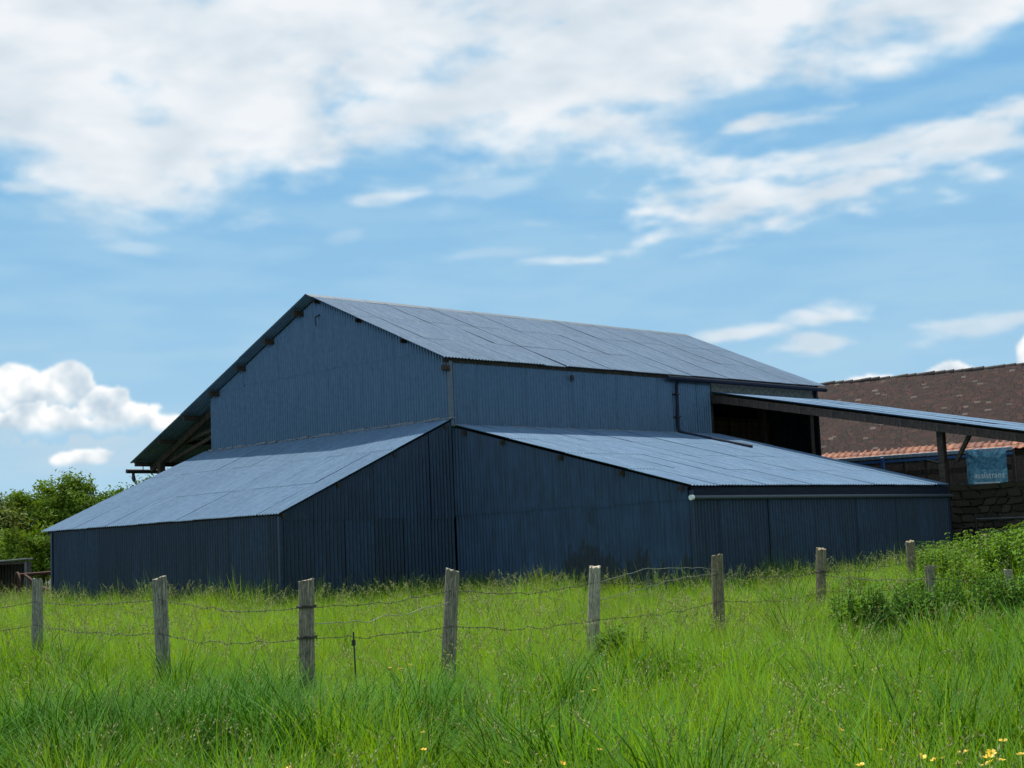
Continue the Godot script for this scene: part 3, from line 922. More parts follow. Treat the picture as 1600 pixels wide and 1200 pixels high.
func make_grass() -> void:
	var patch := noise(71, 0.35, 3)
	var patch2 := noise(72, 1.1, 3)
	var clump := noise(73, 0.9, 2)
	var meadow := [[], [], []]
	var tall := [[], [], []]
	var coarse := [[], []]
	var heads := [[], [], []]
	# meshes: fine meadow grass, long upright verge grass, coarse arching grass
	var m_meadow := [tuft(30, 0.22, 0.52, 0.0070, 0.10, 0.60, 0.17, 0.10), tuft(30, 0.16, 0.48, 0.0065, 0.15, 0.85, 0.19, 0.16), tuft(28, 0.24, 0.60, 0.0070, 0.05, 0.45, 0.16, 0.08)]
	var m_tall := [tuft(28, 0.22, 0.76, 0.0085, 0.06, 0.50, 0.14, 0.10), tuft(28, 0.18, 0.68, 0.0075, 0.08, 0.80, 0.16, 0.16), tuft(24, 0.26, 0.84, 0.0090, 0.04, 0.40, 0.13, 0.07)]
	var m_coarse := [tuft(52, 0.35, 0.85, 0.0130, 0.35, 1.05, 0.17, 0.03), tuft(48, 0.32, 0.80, 0.0120, 0.40, 1.20, 0.20, 0.06)]
	var d := 2.6
	while d < 44.0:
		var step := lerpf(0.105, 0.20, clampf((d - 7.0) / 26.0, 0.0, 1.0))
		if d > 34.0: step = 0.30
		var half := d * 0.40 + 2.4
		var x := -half
		while x < half:
			var px := x + rnd(-0.5, 0.5) * step * 1.4
			var pz := -(d + rnd(-0.5, 0.5) * step * 1.4)
			x += step
			if inside_barn(px, pz) or under_roof(px, pz): continue
			var n1 := patch.get_noise_2d(px, pz)
			var n2 := patch2.get_noise_2d(px, pz)
			var hill := clampf(1.0 + 1.4 * clump.get_noise_2d(px, pz), 0.42, 1.7)
			# the verge in front of the fence grows longer than the meadow behind it
			var line := 15.6 + 0.32 * absf(px + 2.2) if px > -2.2 else 15.6 + 1.1 * (-px - 2.2)
			var bank := exp(-pow((px - 7.6) / 2.6, 2.0) - pow((-pz - 23.5) / 3.5, 2.0))
			var front := bank * 0.8 + smoothstep(0.6, -0.6, -pz - line + n1 * 0.8)
			var fade := (1.0 + 0.25 * n1 + 0.25 * n2) * rnd(0.75, 1.25)
			var col := Color(1.0 + 0.35 * n2 + rnd(-0.1, 0.15), 1.0, 1.0 - 0.2 * n2) * fade
			if d < 6.0 and rng.randf() < 0.5: continue
			if rng.randf() < front:
				var dark := clampf(bump(px, -pz, [-2.9, 12.6, 2.0, 2.6, -20.0]) * 2.4 + 2.4 * n2 - 0.15, 0.0, 1.0)
				dark = maxf(dark, clampf(bump(px, -pz, [5.6, 19.2, 2.6, 1.5, 0.0]) * 2.0 + n2, 0.0, 1.0))
				dark = maxf(dark, clampf(bump(px, -pz, [1.1, 16.9, 0.5, 0.7, 0.0]) * 3.0, 0.0, 1.0))
				dark = maxf(dark, clampf(2.6 * clump.get_noise_2d(px + 40.0, pz * 1.2) - 0.75, 0.0, 0.5))
				if rng.randf() < 0.06 + 0.8 * dark:
					coarse[rng.randi() % 2].append([pose(px, pz, rnd(0.8, 1.2), rnd(0.6, 0.95) * hill * (1.0 - 0.5 * clampf(bump(px, -pz, [-1.6, 14.4, 0.7, 1.0, 0.0]) * 2.0, 0.0, 1.0)), rnd(0.0, 0.25)), Color(0.9, 0.95, 0.95) * fade])
				else:
					var k := rng.randi() % 3
					tall[k].append([pose(px, pz, rnd(0.8, 1.2), rnd(0.52, 0.85) * hill * (1.0 - 0.2 * bank) * (1.0 - 0.45 * clampf(bump(px, -pz, [-1.6, 14.4, 0.7, 1.0, 0.0]) * 2.0, 0.0, 1.0)), rnd(0.02, 0.30)), col])
			else:
				var near_wall := 1.0 if not inside_barn(px, pz, 1.0) else 1.35
				meadow[rng.randi() % 3].append([pose(px, pz, rnd(0.8, 1.3), rnd(0.75, 1.15) * near_wall * (0.5 + 0.5 * hill), rnd(0.0, 0.30)), col])
			if rng.randf() < (0.20 if front > 0.5 else 0.42) * (1.3 if inside_barn(px, pz, 1.6) else 1.0) * clampf(0.9 + 1.6 * n1, 0.1, 2.0) * (step / 0.14):
				heads[rng.randi() % 3].append([pose(px, pz, rnd(0.8, 1.1), rnd(0.62, 1.12), rnd(-0.05, 0.30)), Color(1, 1, 1) * rnd(0.75, 1.15)])
		d += step
	var g_meadow := leaf_mat(Color(0.172, 0.318, 0.040), 0.92)
	var g_tall := leaf_mat(Color(0.158, 0.305, 0.022), 0.92)
	var g_coarse := leaf_mat(Color(0.048, 0.150, 0.014), 0.65)
	var g_head := leaf_mat(Color(0.23, 0.26, 0.12), 0.6)
	for k in 3:
		scatter("meadow_grass", m_meadow[k], g_meadow, meadow[k], ["fine yellow green meadow grass between fence and barn", "drier tangled meadow grass between fence and barn", "upright meadow grass between fence and barn"][k])
		scatter("verge_grass", m_tall[k], g_tall, tall[k], ["long bright green grass on the verge before the fence", "long drier grass on the verge before the fence", "tallest upright grass on the verge before the fence"][k])
	for k in 2: scatter("coarse_grass", m_coarse[k], g_coarse, coarse[k], ["dark coarse arching grass on the verge", "dark coarse drooping grass on the verge"][k])
	var m_head := [stalk(0.74, 0.35, true), stalk(0.70, 0.75, true), stalk(0.72, 0.30, false)]
	for k in 3: scatter("grass_stalk", m_head[k], g_head, heads[k], ["pale upright grass stalks with loose seed heads", "pale nodding grass stalks with loose seed heads", "pale straight grass stalks with narrow seed heads"][k])
	print("grass ", meadow[0].size() * 3, " ", tall[0].size() * 3, " ", coarse[0].size() * 2, " ", heads[0].size() * 3)

# ---------------------------------------------------------------- nettles, buttercups
func nettle(seed_: int, stems: int, h: float, r: float) -> Array:
	# [stems mesh, leaves mesh]
	rng.seed = seed_
	var a := Buf.new()
	var b := Buf.new()
	for k in stems:
		var g := rnd(0, TAU)
		var root := Vector3(cos(g), 0, sin(g)) * r * sqrt(rng.randf())
		var hh := h * rnd(0.65, 1.05)
		var lean := Vector3(rnd(-0.2, 0.2), 1.0, rnd(-0.2, 0.2))
		var tip := root + lean * hh
		a.tube([root - Vector3(0, 0.05, 0), root.lerp(tip, 0.5) + Vector3(rnd(-0.02, 0.02), 0, 0), tip], [0.006, 0.005, 0.003], 4, false)
		var n := 11
		for j in n:
			var t := 0.12 + 0.88 * j / (n - 1)
			var p := root.lerp(tip, t)
			var turn := j * 1.57 + rnd(-0.3, 0.3)
			for side in 2:
				var d := Vector3(cos(turn + PI * side), rnd(-0.35, 0.15), sin(turn + PI * side)).normalized()
				var L := lerpf(0.145, 0.060, t * t) * rnd(0.6, 1.35)
				var s := d.cross(Vector3.UP).normalized() * L * 0.30
				var m := s.cross(d).normalized()
				if m.y < 0: m = -m
				var tone := rnd(0.75, 1.25)
				var c := Color(tone, tone, tone)
				var i0 := b.put(p, m, Vector2.ZERO, c)
				b.put(p + d * L * 0.4 + s, m, Vector2.ZERO, c); b.put(p + d * L + Vector3(0, -L * 0.3, 0), m, Vector2.ZERO, c); b.put(p + d * L * 0.4 - s, m, Vector2.ZERO, c)
				b.tri(i0, i0 + 1, i0 + 2); b.tri(i0, i0 + 2, i0 + 3)
	return [a.mesh(), b.mesh()]

func make_weeds() -> void:
	var stem := std(Color(0.07, 0.11, 0.03), 0.8)
	var dark := leaf_mat(Color(0.075, 0.175, 0.022), 0.75)
	var bright := leaf_mat(Color(0.130, 0.245, 0.034), 0.85)
	var kinds := [nettle(301, 64, 0.75, 0.36), nettle(302, 90, 0.85, 0.52), nettle(303, 56, 0.6, 0.26)]
	# x, z, kind, scale, bright, label
	var spots := [
		[1.10, -17.3, 2, 0.95, false, "dark leafy weed clump at the foot of the bleached post"],
		[4.55, -19.2, 1, 0.95, false, "dark nettle clump nearest the thick post"],
		[5.25, -19.6, 0, 1.0, false, "dark nettle clump in front of the short squared post"],
		[6.05, -19.9, 1, 1.0, false, "dark nettle clump right of the short squared post"],
		[6.95, -20.2, 0, 1.1, false, "dark nettle clump below the bank"],
		[7.65, -20.6, 1, 1.25, false, "tall dark nettle clump before the split post"],
		[8.45, -21.2, 1, 1.2, false, "tall dark nettle clump at the end of the bank"],
		[6.3, -22.6, 0, 1.0, true, "bright weed clump behind the short squared post"],
		[7.9, -23.8, 1, 1.0, true, "bright weed clump behind the split post"],
		[8.7, -25.2, 1, 1.0, true, "bright weed clump on top of the bank"],
		[7.6, -26.4, 0, 0.95, true, "bright weed clump beside the mossy post"],
		[8.8, -27.9, 1, 1.1, true, "bright weed clump by the half hidden post"],
		[9.7, -27.2, 1, 1.15, true, "bright weed clump before the steel rails"],
		[10.5, -26.4, 0, 1.1, true, "bright weed clump right of the steel rails"],
		[5.6, -25.0, 0, 0.8, true, "low bright weed clump before the gutter wall"],
		[9.6, -23.6, 1, 1.1, true, "bright weed clump at the far end of the bank"],
		[7.1, -23.2, 0, 1.05, true, "bright weed clump between the two short posts"],
		[7.0, -24.6, 1, 0.9, true, "bright weed clump between the split and the mossy post"],
		[8.2, -22.4, 1, 1.1, true, "bright weed clump just beyond the split post"],
		[9.4, -25.6, 0, 1.1, true, "bright weed clump behind the top of the bank"],
		[6.1, -24.0, 0, 0.75, true, "low bright weed clump before the mossy post"],
		[8.0, -28.6, 1, 0.9, true, "bright weed clump at the end of the gutter wall"],
	]
	for q in spots:
		var o := thing("weed_clump", q[5], "weeds", Vector3(q[0], ground_height(q[0], q[1]), q[1]), rnd(0, TAU), "leafy weed clumps")
		o.scale = Vector3.ONE * q[3] * (1.0 if q[0] > 7.4 else (0.82 if q[4] else 1.0))
		part("stems", kinds[q[2]][0], stem, o).set_meta("kind", "stuff")
		part("leaves", kinds[q[2]][1], bright if q[4] else dark, o).set_meta("kind", "stuff")
	rng.seed = 777
	# buttercups: x, z, height
	var petal := Buf.new()
	for k in 5:
		var g := TAU * k / 5
		var d := Vector3(cos(g), 0.45, sin(g))
		var s := Vector3(-sin(g), 0, cos(g))
		var m := Vector3(-cos(g) * 0.4, 0.9, -sin(g) * 0.4)
		var i0 := petal.put(Vector3.ZERO, m)
		petal.put(d * 0.010 + s * 0.008, m); petal.put(d * 0.018 + s * 0.006, m); petal.put(d * 0.019 - s * 0.006, m); petal.put(d * 0.010 - s * 0.008, m)
		petal.tri(i0, i0 + 1, i0 + 2); petal.tri(i0, i0 + 2, i0 + 3); petal.tri(i0, i0 + 3, i0 + 4)
	var pm := petal.mesh()
	var yellow := std(Color(0.86, 0.50, 0.004), 0.6)
	yellow.backlight_enabled = true
	yellow.backlight = Color(0.6, 0.6, 0.3)
	yellow.cull_mode = BaseMaterial3D.CULL_DISABLED
	var heart := std(Color(0.35, 0.30, 0.02), 0.7)
	for q in FLOWERS:
		var y0 := ground_height(q[0], q[1])
		var o := thing("buttercup", "small yellow buttercup on a thin stem among the verge grass", "flower", Vector3(q[0], y0, q[1]), rnd(0, TAU), "yellow buttercups in the grass")
		var b := Buf.new()
		var h: float = q[2] - y0
		b.tube([Vector3(0, -0.02, 0), Vector3(rnd(-0.03, 0.03), h * 0.6, 0), Vector3(0, h, 0)], [0.002], 4, false)
		part("stem", b.mesh(), stem, o)
		var tilt := Basis(Vector3(rnd(-1, 1), 0, rnd(-1, 1)).normalized(), rnd(0.1, 0.7))
		var p := part("petals", pm, yellow, o, Transform3D(tilt.scaled(Vector3.ONE * q[3] * 1.2), Vector3(0, h, 0)))
		b = Buf.new()
		b.tube([Vector3(0, 0, 0), Vector3(0, 0.004, 0), Vector3(0, 0.007, 0)], [0.004, 0.005, 0.002], 7)
		part("heart", b.mesh(), heart, p)

# x, z, height of the flower, size
const FLOWERS := [
	[2.06, -8.48, 0.50, 1.15],
	[1.93, -8.24, 0.50, 1.00],
	[2.07, -7.92, 0.50, 1.20],
	[2.11, -7.82, 0.50, 0.90],
	[1.71, -7.73, 0.50, 1.20],
	[2.32, -8.02, 0.50, 1.30],
	[2.65, -8.38, 0.50, 1.20],
	[2.45, -7.96, 0.50, 1.30],
	[2.39, -7.81, 0.50, 1.30],
	[2.32, -7.60, 0.50, 1.50],
	[2.19, -7.66, 0.50, 1.30],
	[2.58, -7.87, 0.50, 1.10],
	[2.42, -7.71, 0.50, 1.00],
	[2.17, -7.87, 0.50, 0.80],
	[1.53, -8.56, 0.50, 0.80],
	[1.57, -8.42, 0.50, 0.70],
	[1.91, -9.13, 0.50, 0.70],
	[0.52, -8.82, 0.50, 0.90],
	[0.42, -8.71, 0.50, 0.70],
	[0.36, -8.98, 0.50, 0.70],
	[0.19, -8.25, 0.50, 0.80],
	[0.17, -9.88, 0.50, 0.80],
	[-0.68, -9.86, 0.50, 0.80],
	[-0.62, -9.02, 0.50, 0.80],
	[-0.12, -8.36, 0.50, 0.90],
	[-1.16, -8.97, 0.50, 0.80],
	[-1.37, -15.31, 0.50, 0.90],
	[-1.19, -15.62, 0.50, 0.80],
	[-1.26, -15.18, 0.50, 0.70],
	[0.56, -12.16, 0.50, 0.70],
	[0.46, -12.10, 0.50, 0.70],
	[0.56, -13.32, 0.50, 0.60],
	[-1.35, -8.51, 0.50, 0.80],
	[2.95, -13.36, 0.50, 0.60],
]

# ---------------------------------------------------------------- trees
func crown_mesh(seed_: int, size: Vector3, leaves: int, clumps: int, leaf: float) -> ArrayMesh:
	rng.seed = seed_
	var b := Buf.new()
	var spots := []
	for k in clumps:
		var d := Vector3(rnd(-1, 1), rnd(-0.85, 1), rnd(-1, 1))
		while d.length() > 1.0 or d.length() < 0.35: d = Vector3(rnd(-1, 1), rnd(-0.85, 1), rnd(-1, 1))
		spots.append([d * size, rnd(0.16, 0.50) * (0.7 + 0.5 * rng.randf()), rnd(0.6, 1.4)])
	for k in leaves:
		var s: Array = spots[rng.randi() % clumps]
		var o: Vector3 = Vector3(rng.randfn(), rng.randfn() * 0.75, rng.randfn()) * float(s[1]) * 0.62
		var p: Vector3 = s[0] + o
		var up := (Vector3(rnd(-1, 1), rnd(0.0, 1.2), rnd(-1, 1)) + o.normalized() * 0.6).normalized()
		var x := up.cross(Vector3(rnd(-1, 1), rnd(-1, 1), rnd(-1, 1))).normalized()
		var y := up.cross(x)
		var L := leaf * rnd(0.45, 1.5)
		var tone: float = s[2] * rnd(0.75, 1.2)
		var c := Color(tone * rnd(0.9, 1.2), tone, tone * 0.9)
		var i0 := b.put(p - x * L, up, Vector2.ZERO, c)
		b.put(p + y * L * 0.42, up, Vector2.ZERO, c); b.put(p + x * L, up, Vector2.ZERO, c); b.put(p - y * L * 0.42, up, Vector2.ZERO, c)
		b.tri(i0, i0 + 1, i0 + 2); b.tri(i0, i0 + 2, i0 + 3)
	return b.mesh()

func trunk_mesh(seed_: int, h: float, size: Vector3, r: float) -> ArrayMesh:
	rng.seed = seed_
	var b := Buf.new()
	var mid := Vector3(rnd(-0.15, 0.15), h, rnd(-0.15, 0.15))
	b.tube([Vector3(0, -0.2, 0), Vector3(0.03, h * 0.3, 0), mid * Vector3(0.5, 0.6, 0.5), mid, mid + Vector3(0.1, size.y * 0.6, 0)], [r * 1.25, r, r * 0.85, r * 0.6, r * 0.2], 9)
	for k in 9:
		var g := TAU * k / 9 + rnd(-0.3, 0.3)
		var p0 := mid * rnd(0.55, 1.05)
		var p2 := mid + Vector3(cos(g) * size.x * 0.75, rnd(-0.2, 0.75) * size.y, sin(g) * size.z * 0.75)
		b.tube([p0, p0.lerp(p2, 0.5) + Vector3(0, 0.12, 0), p2], [r * 0.42, r * 0.25, r * 0.08], 6)
	return b.mesh()

func make_trees() -> void:
	var bark := textured(tex.wood, Color(0.07, 0.055, 0.042), 0.95, 0.0, 1.0)
	var greens := [leaf_mat(Color(0.100, 0.185, 0.026), 0.7), leaf_mat(Color(0.145, 0.240, 0.032), 0.8), leaf_mat(Color(0.190, 0.240, 0.060), 0.7)]
	# x, z, crown centre height, crown half sizes, green, trunk radius, label
	var list := [
		[-20.9, -57.0, 2.9, Vector3(2.1, 1.75, 1.8), 2, 0.16, "rounded pale green tree at the outer end of the row, left of the barn"],
		[-18.9, -58.5, 3.0, Vector3(1.6, 1.85, 1.5), 1, 0.14, "fresh green tree behind the hutch"],
		[-17.4, -57.5, 3.1, Vector3(1.2, 1.95, 1.4), 1, 0.15, "tallest bright tree in the row left of the barn"],
		[-15.9, -58.5, 2.9, Vector3(1.2, 1.75, 1.3), 0, 0.13, "narrow mid green tree beside the tallest one"],
		[-14.3, -59.5, 3.25, Vector3(1.6, 1.85, 1.4), 0, 0.14, "tree half hidden by the end of the front lean-to"],
		[-19.9, -54.5, 1.95, Vector3(1.7, 1.2, 1.2), 1, 0.12, "low shrubby tree right behind the hutch"],
		[-17.2, -52.0, 2.05, Vector3(1.2, 0.9, 1.0), 1, 0.10, "low bright bushy tree close to the lean-to wall"],
		[-23.8, -56.0, 3.0, Vector3(2.0, 1.9, 1.9), 1, 0.16, "broad green tree standing beyond the pale one"],
		[-12.2, -61.0, 2.7, Vector3(1.6, 1.7, 1.5), 1, 0.15, "tree standing behind the barn's far roof slope"],
	]
	# an unseen tall row added behind the viewer, for the barn's sheets to mirror
	for k in 7:
		list.append([-16.0 + 6.4 * k + rnd(-0.8, 0.8), 24.0 + rnd(-2.0, 2.0), 5.4, Vector3(3.6, 4.6, 3.2), [0, 1, 0, 1, 0, 0, 1][k], 0.32, "tall broad tree in the unseen row added for the barn to mirror"])
	for k in list.size():
		var q: Array = list[k]
		var y0 := ground_height(q[0], q[1])
		var o := thing("tree", q[6], "tree", Vector3(q[0], y0, q[1]), 0.0, "trees left of the barn" if q[1] < 0.0 else "added trees behind the camera")
		var cy: float = q[2] - y0
		part("trunk", trunk_mesh(500 + k, cy * 0.62, q[3], q[5]), bark, o)
		var leaves := int(20000.0 * pow(q[3].x * q[3].y * q[3].z / 4.0, 0.66)) if q[1] < 0.0 else 9000
		part("crown", crown_mesh(520 + k, q[3], leaves, int(70 * pow(q[3].x * q[3].y, 0.6)), 0.075 if q[1] < 0.0 else 0.26), greens[q[4]], o, Transform3D(Basis.IDENTITY, Vector3(0, cy, 0)))
	rng.seed = 991

# ---------------------------------------------------------------- the yard on the left
func make_left_yard() -> void:
	var y0 := ground_height(-15.6, -46.0)
	var o := thing("hutch", "low grey wooden hutch with a pale flat roof under the trees", "hutch", Vector3(-15.68, y0, -46.0), 0.12)
	var b := Buf.new()
	b.box(Vector3(0, 1.42, 0), Vector3(0.98, 0.05, 0.75), Basis(Vector3.BACK, 0.05), Color.WHITE, 0.008)
	part("roof", b.mesh(), mats.steel, o)
	b = Buf.new()
	b.box(Vector3(0, 0.75, -0.33), Vector3(0.86, 1.25, 0.03)); b.box(Vector3(-0.43, 0.75, 0), Vector3(0.03, 1.25, 0.66)); b.box(Vector3(0.43, 0.75, -0.05), Vector3(0.03, 1.25, 0.56)); b.box(Vector3(0, 0.22, 0), Vector3(0.86, 0.04, 0.66))
	part("box", b.mesh(), mats.oldbeam, o)
	for x in [-0.41, 0.41]:
		b = Buf.new()
		b.box(Vector3(x, 0.68, 0.33), Vector3(0.07, 1.36, 0.06), Basis.IDENTITY, Color.WHITE, 0.006)
		part("post", b.mesh(), mats.steel, o)
	b = Buf.new()
	b.box(Vector3(0, 1.33, 0.34), Vector3(0.80, 0.07, 0.04))
	part("header", b.mesh(), mats.oldbeam, o)
	b = Buf.new()
	for k in 9: b.tube([Vector3(-0.36 + 0.09 * k, 0.3, 0.335), Vector3(-0.36 + 0.09 * k, 1.29, 0.335)], [0.003], 4)
	part("wire_front", b.mesh(), mats.palewire, o).set_meta("kind", "stuff")
	# an old rusty hay tedder: frame, tines and wheel
	y0 = ground_height(-14.6, -44.0)
	o = thing("hay_rake", "rusty red farm implement parked by the corner of the lean-to", "farm implement", Vector3(-14.35, y0, -44.5), 0.5)
	b = Buf.new()
	b.tube([Vector3(-0.7, 0.9, 0), Vector3(0.8, 0.95, 0)], [0.05], 8)
	b.tube([Vector3(-0.5, 0.9, 0), Vector3(-0.2, 0.55, 0.8), Vector3(0.0, 0.4, 1.5)], [0.045], 8)
	b.tube([Vector3(0.6, 0.92, 0), Vector3(0.2, 0.6, 0.8), Vector3(0.0, 0.4, 1.5)], [0.045], 8)
	part("frame", b.mesh(), mats.rust, o)
	for x in [-0.7, 0.75]:
		b = Buf.new()
		var ring := []
		for s in 21: ring.append(Vector3(x, 0.5 + 0.48 * cos(TAU * s / 20), 0.48 * sin(TAU * s / 20)))
		b.tube(ring, [0.03], 6, false)
		for s in 5: b.tube([Vector3(x, 0.5, 0), Vector3(x, 0.5 + 0.46 * cos(TAU * s / 5), 0.46 * sin(TAU * s / 5))], [0.012], 5)
		part("wheel", b.mesh(), mats.rust, o)
	for k in 8:
		b = Buf.new()
		var x := -0.55 + 0.16 * k
		b.tube([Vector3(x, 0.9, -0.05), Vector3(x, 0.75, -0.45), Vector3(x, 0.35, -0.5), Vector3(x, 0.08, -0.3)], [0.012], 5)
		part("tine", b.mesh(), mats.rust, o)

# ---------------------------------------------------------------- the farmhouse, the trailer and the yard on the right
func make_house() -> void:
	# local x along the eave (rising to the near end), z towards the camera
	var o := thing("farmhouse", "old farmhouse with a brown tiled roof and an orange tiled eave, behind the barn", "house", Vector3(15.695, 0, -46.0), deg_to_rad(-34.0))
	var x0 := -9.6
	var x1 := 7.5
	var eave := 4.03
	var rise := (7.15 - 4.03) / 5.0
	var b := Buf.new()
	b.box(Vector3((x0 + x1) * 0.5, 2.0, -0.65), Vector3(x1 - x0 - 0.4, 4.0, 0.5))
	b.box(Vector3((x0 + x1) * 0.5, 2.0, -9.4), Vector3(x1 - x0 - 0.4, 4.0, 0.5))
	for x in [x0 + 0.45, x1 - 0.45]:
		b.box(Vector3(x, 2.0, -5.0), Vector3(0.5, 4.0, 8.2))
		b.quad(Vector3(x, 3.98, -0.5), Vector3(x, 7.0, -5.0), Vector3(x, 7.0, -5.0), Vector3(x, 3.98, -9.5))
	part("wall", b.mesh(), mats.plaster, o)
	# deck under the tiles
	b = Buf.new()
	b.quad(Vector3(x0, 7.10, -5.0), Vector3(x1, 7.10, -5.0), Vector3(x1, eave - 0.06, 0.0), Vector3(x0, eave - 0.06, 0.0))
	b.quad(Vector3(x1, 7.10, -5.0), Vector3(x0, 7.10, -5.0), Vector3(x0, eave - 0.06, -10.0), Vector3(x1, eave - 0.06, -10.0))
	var roof := part("roof", b.mesh(), mats.oldbeam, o)
	# flat brown tiles in courses, too small at this distance to pick apart
	var tones := [Color(0.072, 0.034, 0.030), Color(0.095, 0.040, 0.034), Color(0.052, 0.028, 0.027), Color(0.076, 0.044, 0.040), Color(0.110, 0.050, 0.040), Color(0.110, 0.088, 0.070)]
	b = Buf.new()
	var len_ := sqrt(25.0 + 3.12 * 3.12)
	var dn := Vector3(0, -3.12, 5.0).normalized()
	var up := Vector3(0, 5.0, 3.12).normalized()
	var wob := noise(91, 0.5, 3)
	var rows := 42
	var top := Vector3(0, 7.15, -5.0)
	for r in rows:
		var s := 0.06 + (len_ - 0.50) * r / (rows - 1)
		var x := x0 + (0.1 if r % 2 == 0 else 0.0)
		while x < x1:
			var w := rnd(0.17, 0.23)
			var c := x + w * 0.5
			var lift := 0.02 + 0.04 * wob.get_noise_2d(c * 0.8, s * 0.8) + rnd(0.0, 0.012)
			var p := top + dn * (s + rnd(-0.015, 0.015)) + up * lift + Vector3(c, 0, 0)
			var bs := Basis(Vector3(1, 0, 0), -up, dn).orthonormalized()
			bs = Basis(Vector3(1, 0, 0), up, dn) * Basis(Vector3(1, 0, 0), 0.15) * Basis(Vector3.BACK, rnd(-0.02, 0.02)) * Basis(Vector3.UP, rnd(-0.03, 0.03))
			b.box(p, Vector3(w - 0.006, 0.03, 0.22), bs, Color(0.13, 0.10, 0.085) * rnd(0.5, 0.9) if rng.randf() < 0.025 else tones[rng.randi() % 5] * Color(1.15, 0.88, 0.82) * rnd(0.12, 0.38))
			x += w
	var tile_mat := std(Color.WHITE, 0.95)
	tile_mat.vertex_color_use_as_albedo = true
	var tiles := part("brown_tiles", b.mesh(), tile_mat, roof)
	tiles.set_meta("kind", "stuff")
	# the orange interlocking tiles of the mended eave, two courses
	var orange := []
	for k in 4: orange.append(std([Color(0.25, 0.094, 0.052), Color(0.21, 0.078, 0.044), Color(0.29, 0.120, 0.070), Color(0.17, 0.064, 0.042)][k], 0.85))
	b = Buf.new()
	for k in 7:     # one bent tile: a pan and a roll
		var g := k / 6.0
		var z := 0.035 * pow(sin(PI * clampf((g - 0.45) / 0.55, 0.0, 1.0)), 2.0)
		for e in 2: b.put(Vector3(-0.115 + 0.23 * g, z + 0.03 * e, -0.15 + 0.33 * e), Vector3(0, 1, 0))
	for k in 6:
		var a := k * 2
		b.tri(a, a + 2, a + 1); b.tri(a + 1, a + 2, a + 3)
		var m := (b.v[a + 1] - b.v[a]).cross(b.v[a + 2] - b.v[a]).normalized()
		for j in 4: b.n[a + j] = m if m.y > 0 else -m
	var base := b.v.size()
	for k in 7: 
		var p := b.v[k * 2 + 1]
		b.put(p, Vector3(0, 0, 1)); b.put(p - Vector3(0, 0.03, 0), Vector3(0, 0, 1))
	for k in 6:
		b.tri(base + k * 2, base + k * 2 + 2, base + k * 2 + 1); b.tri(base + k * 2 + 1, base + k * 2 + 2, base + k * 2 + 3)
	var tm := b.mesh()
	for r in 2:
		for k in 74:
			var s := len_ - 0.40 + 0.26 * r
			var p := top + dn * s + up * (0.035 + 0.004 * rnd(0, 1)) + Vector3(x0 + 0.12 + 0.229 * k, 0, 0)
			part("orange_tile", tm, orange[rng.randi() % 4], roof, Transform3D(Basis(Vector3(1, 0, 0), up, dn) * Basis(Vector3(1, 0, 0), 0.05 + rnd(-0.01, 0.01)) * Basis(Vector3.UP, rnd(-0.02, 0.02)), p))
	b = Buf.new()
	var x := x0
	while x < x1:
		var w := rnd(0.34, 0.42)
		var dy := 0.03 * wob.get_noise_2d(x * 2.0, 40.0) + rnd(-0.01, 0.01)
		b.tube([Vector3(x, 7.14 + dy, -5.0), Vector3(x + w, 7.14 + dy + 0.015, -5.0)], [0.11, 0.12], 10, true, 1.0, Color(0.075, 0.062, 0.055) * rnd(0.6, 1.0))
		x += w - 0.03
	part("ridge_tiles", b.mesh(), tile_mat, roof).set_meta("kind", "stuff")
	# far slope, plain: it faces away from the yard
	b = Buf.new()
	for r in 12:
		var f := (r + 0.5) / 12.0
		b.box(Vector3((x0 + x1) * 0.5, 7.13 - 3.1 * f, -5.0 - 5.0 * f), Vector3(x1 - x0, 0.03, 0.53), Basis(Vector3(1, 0, 0), -0.49), Color(0.075, 0.05, 0.042))
	part("far_tiles", b.mesh(), tile_mat, roof).set_meta("kind", "stuff")

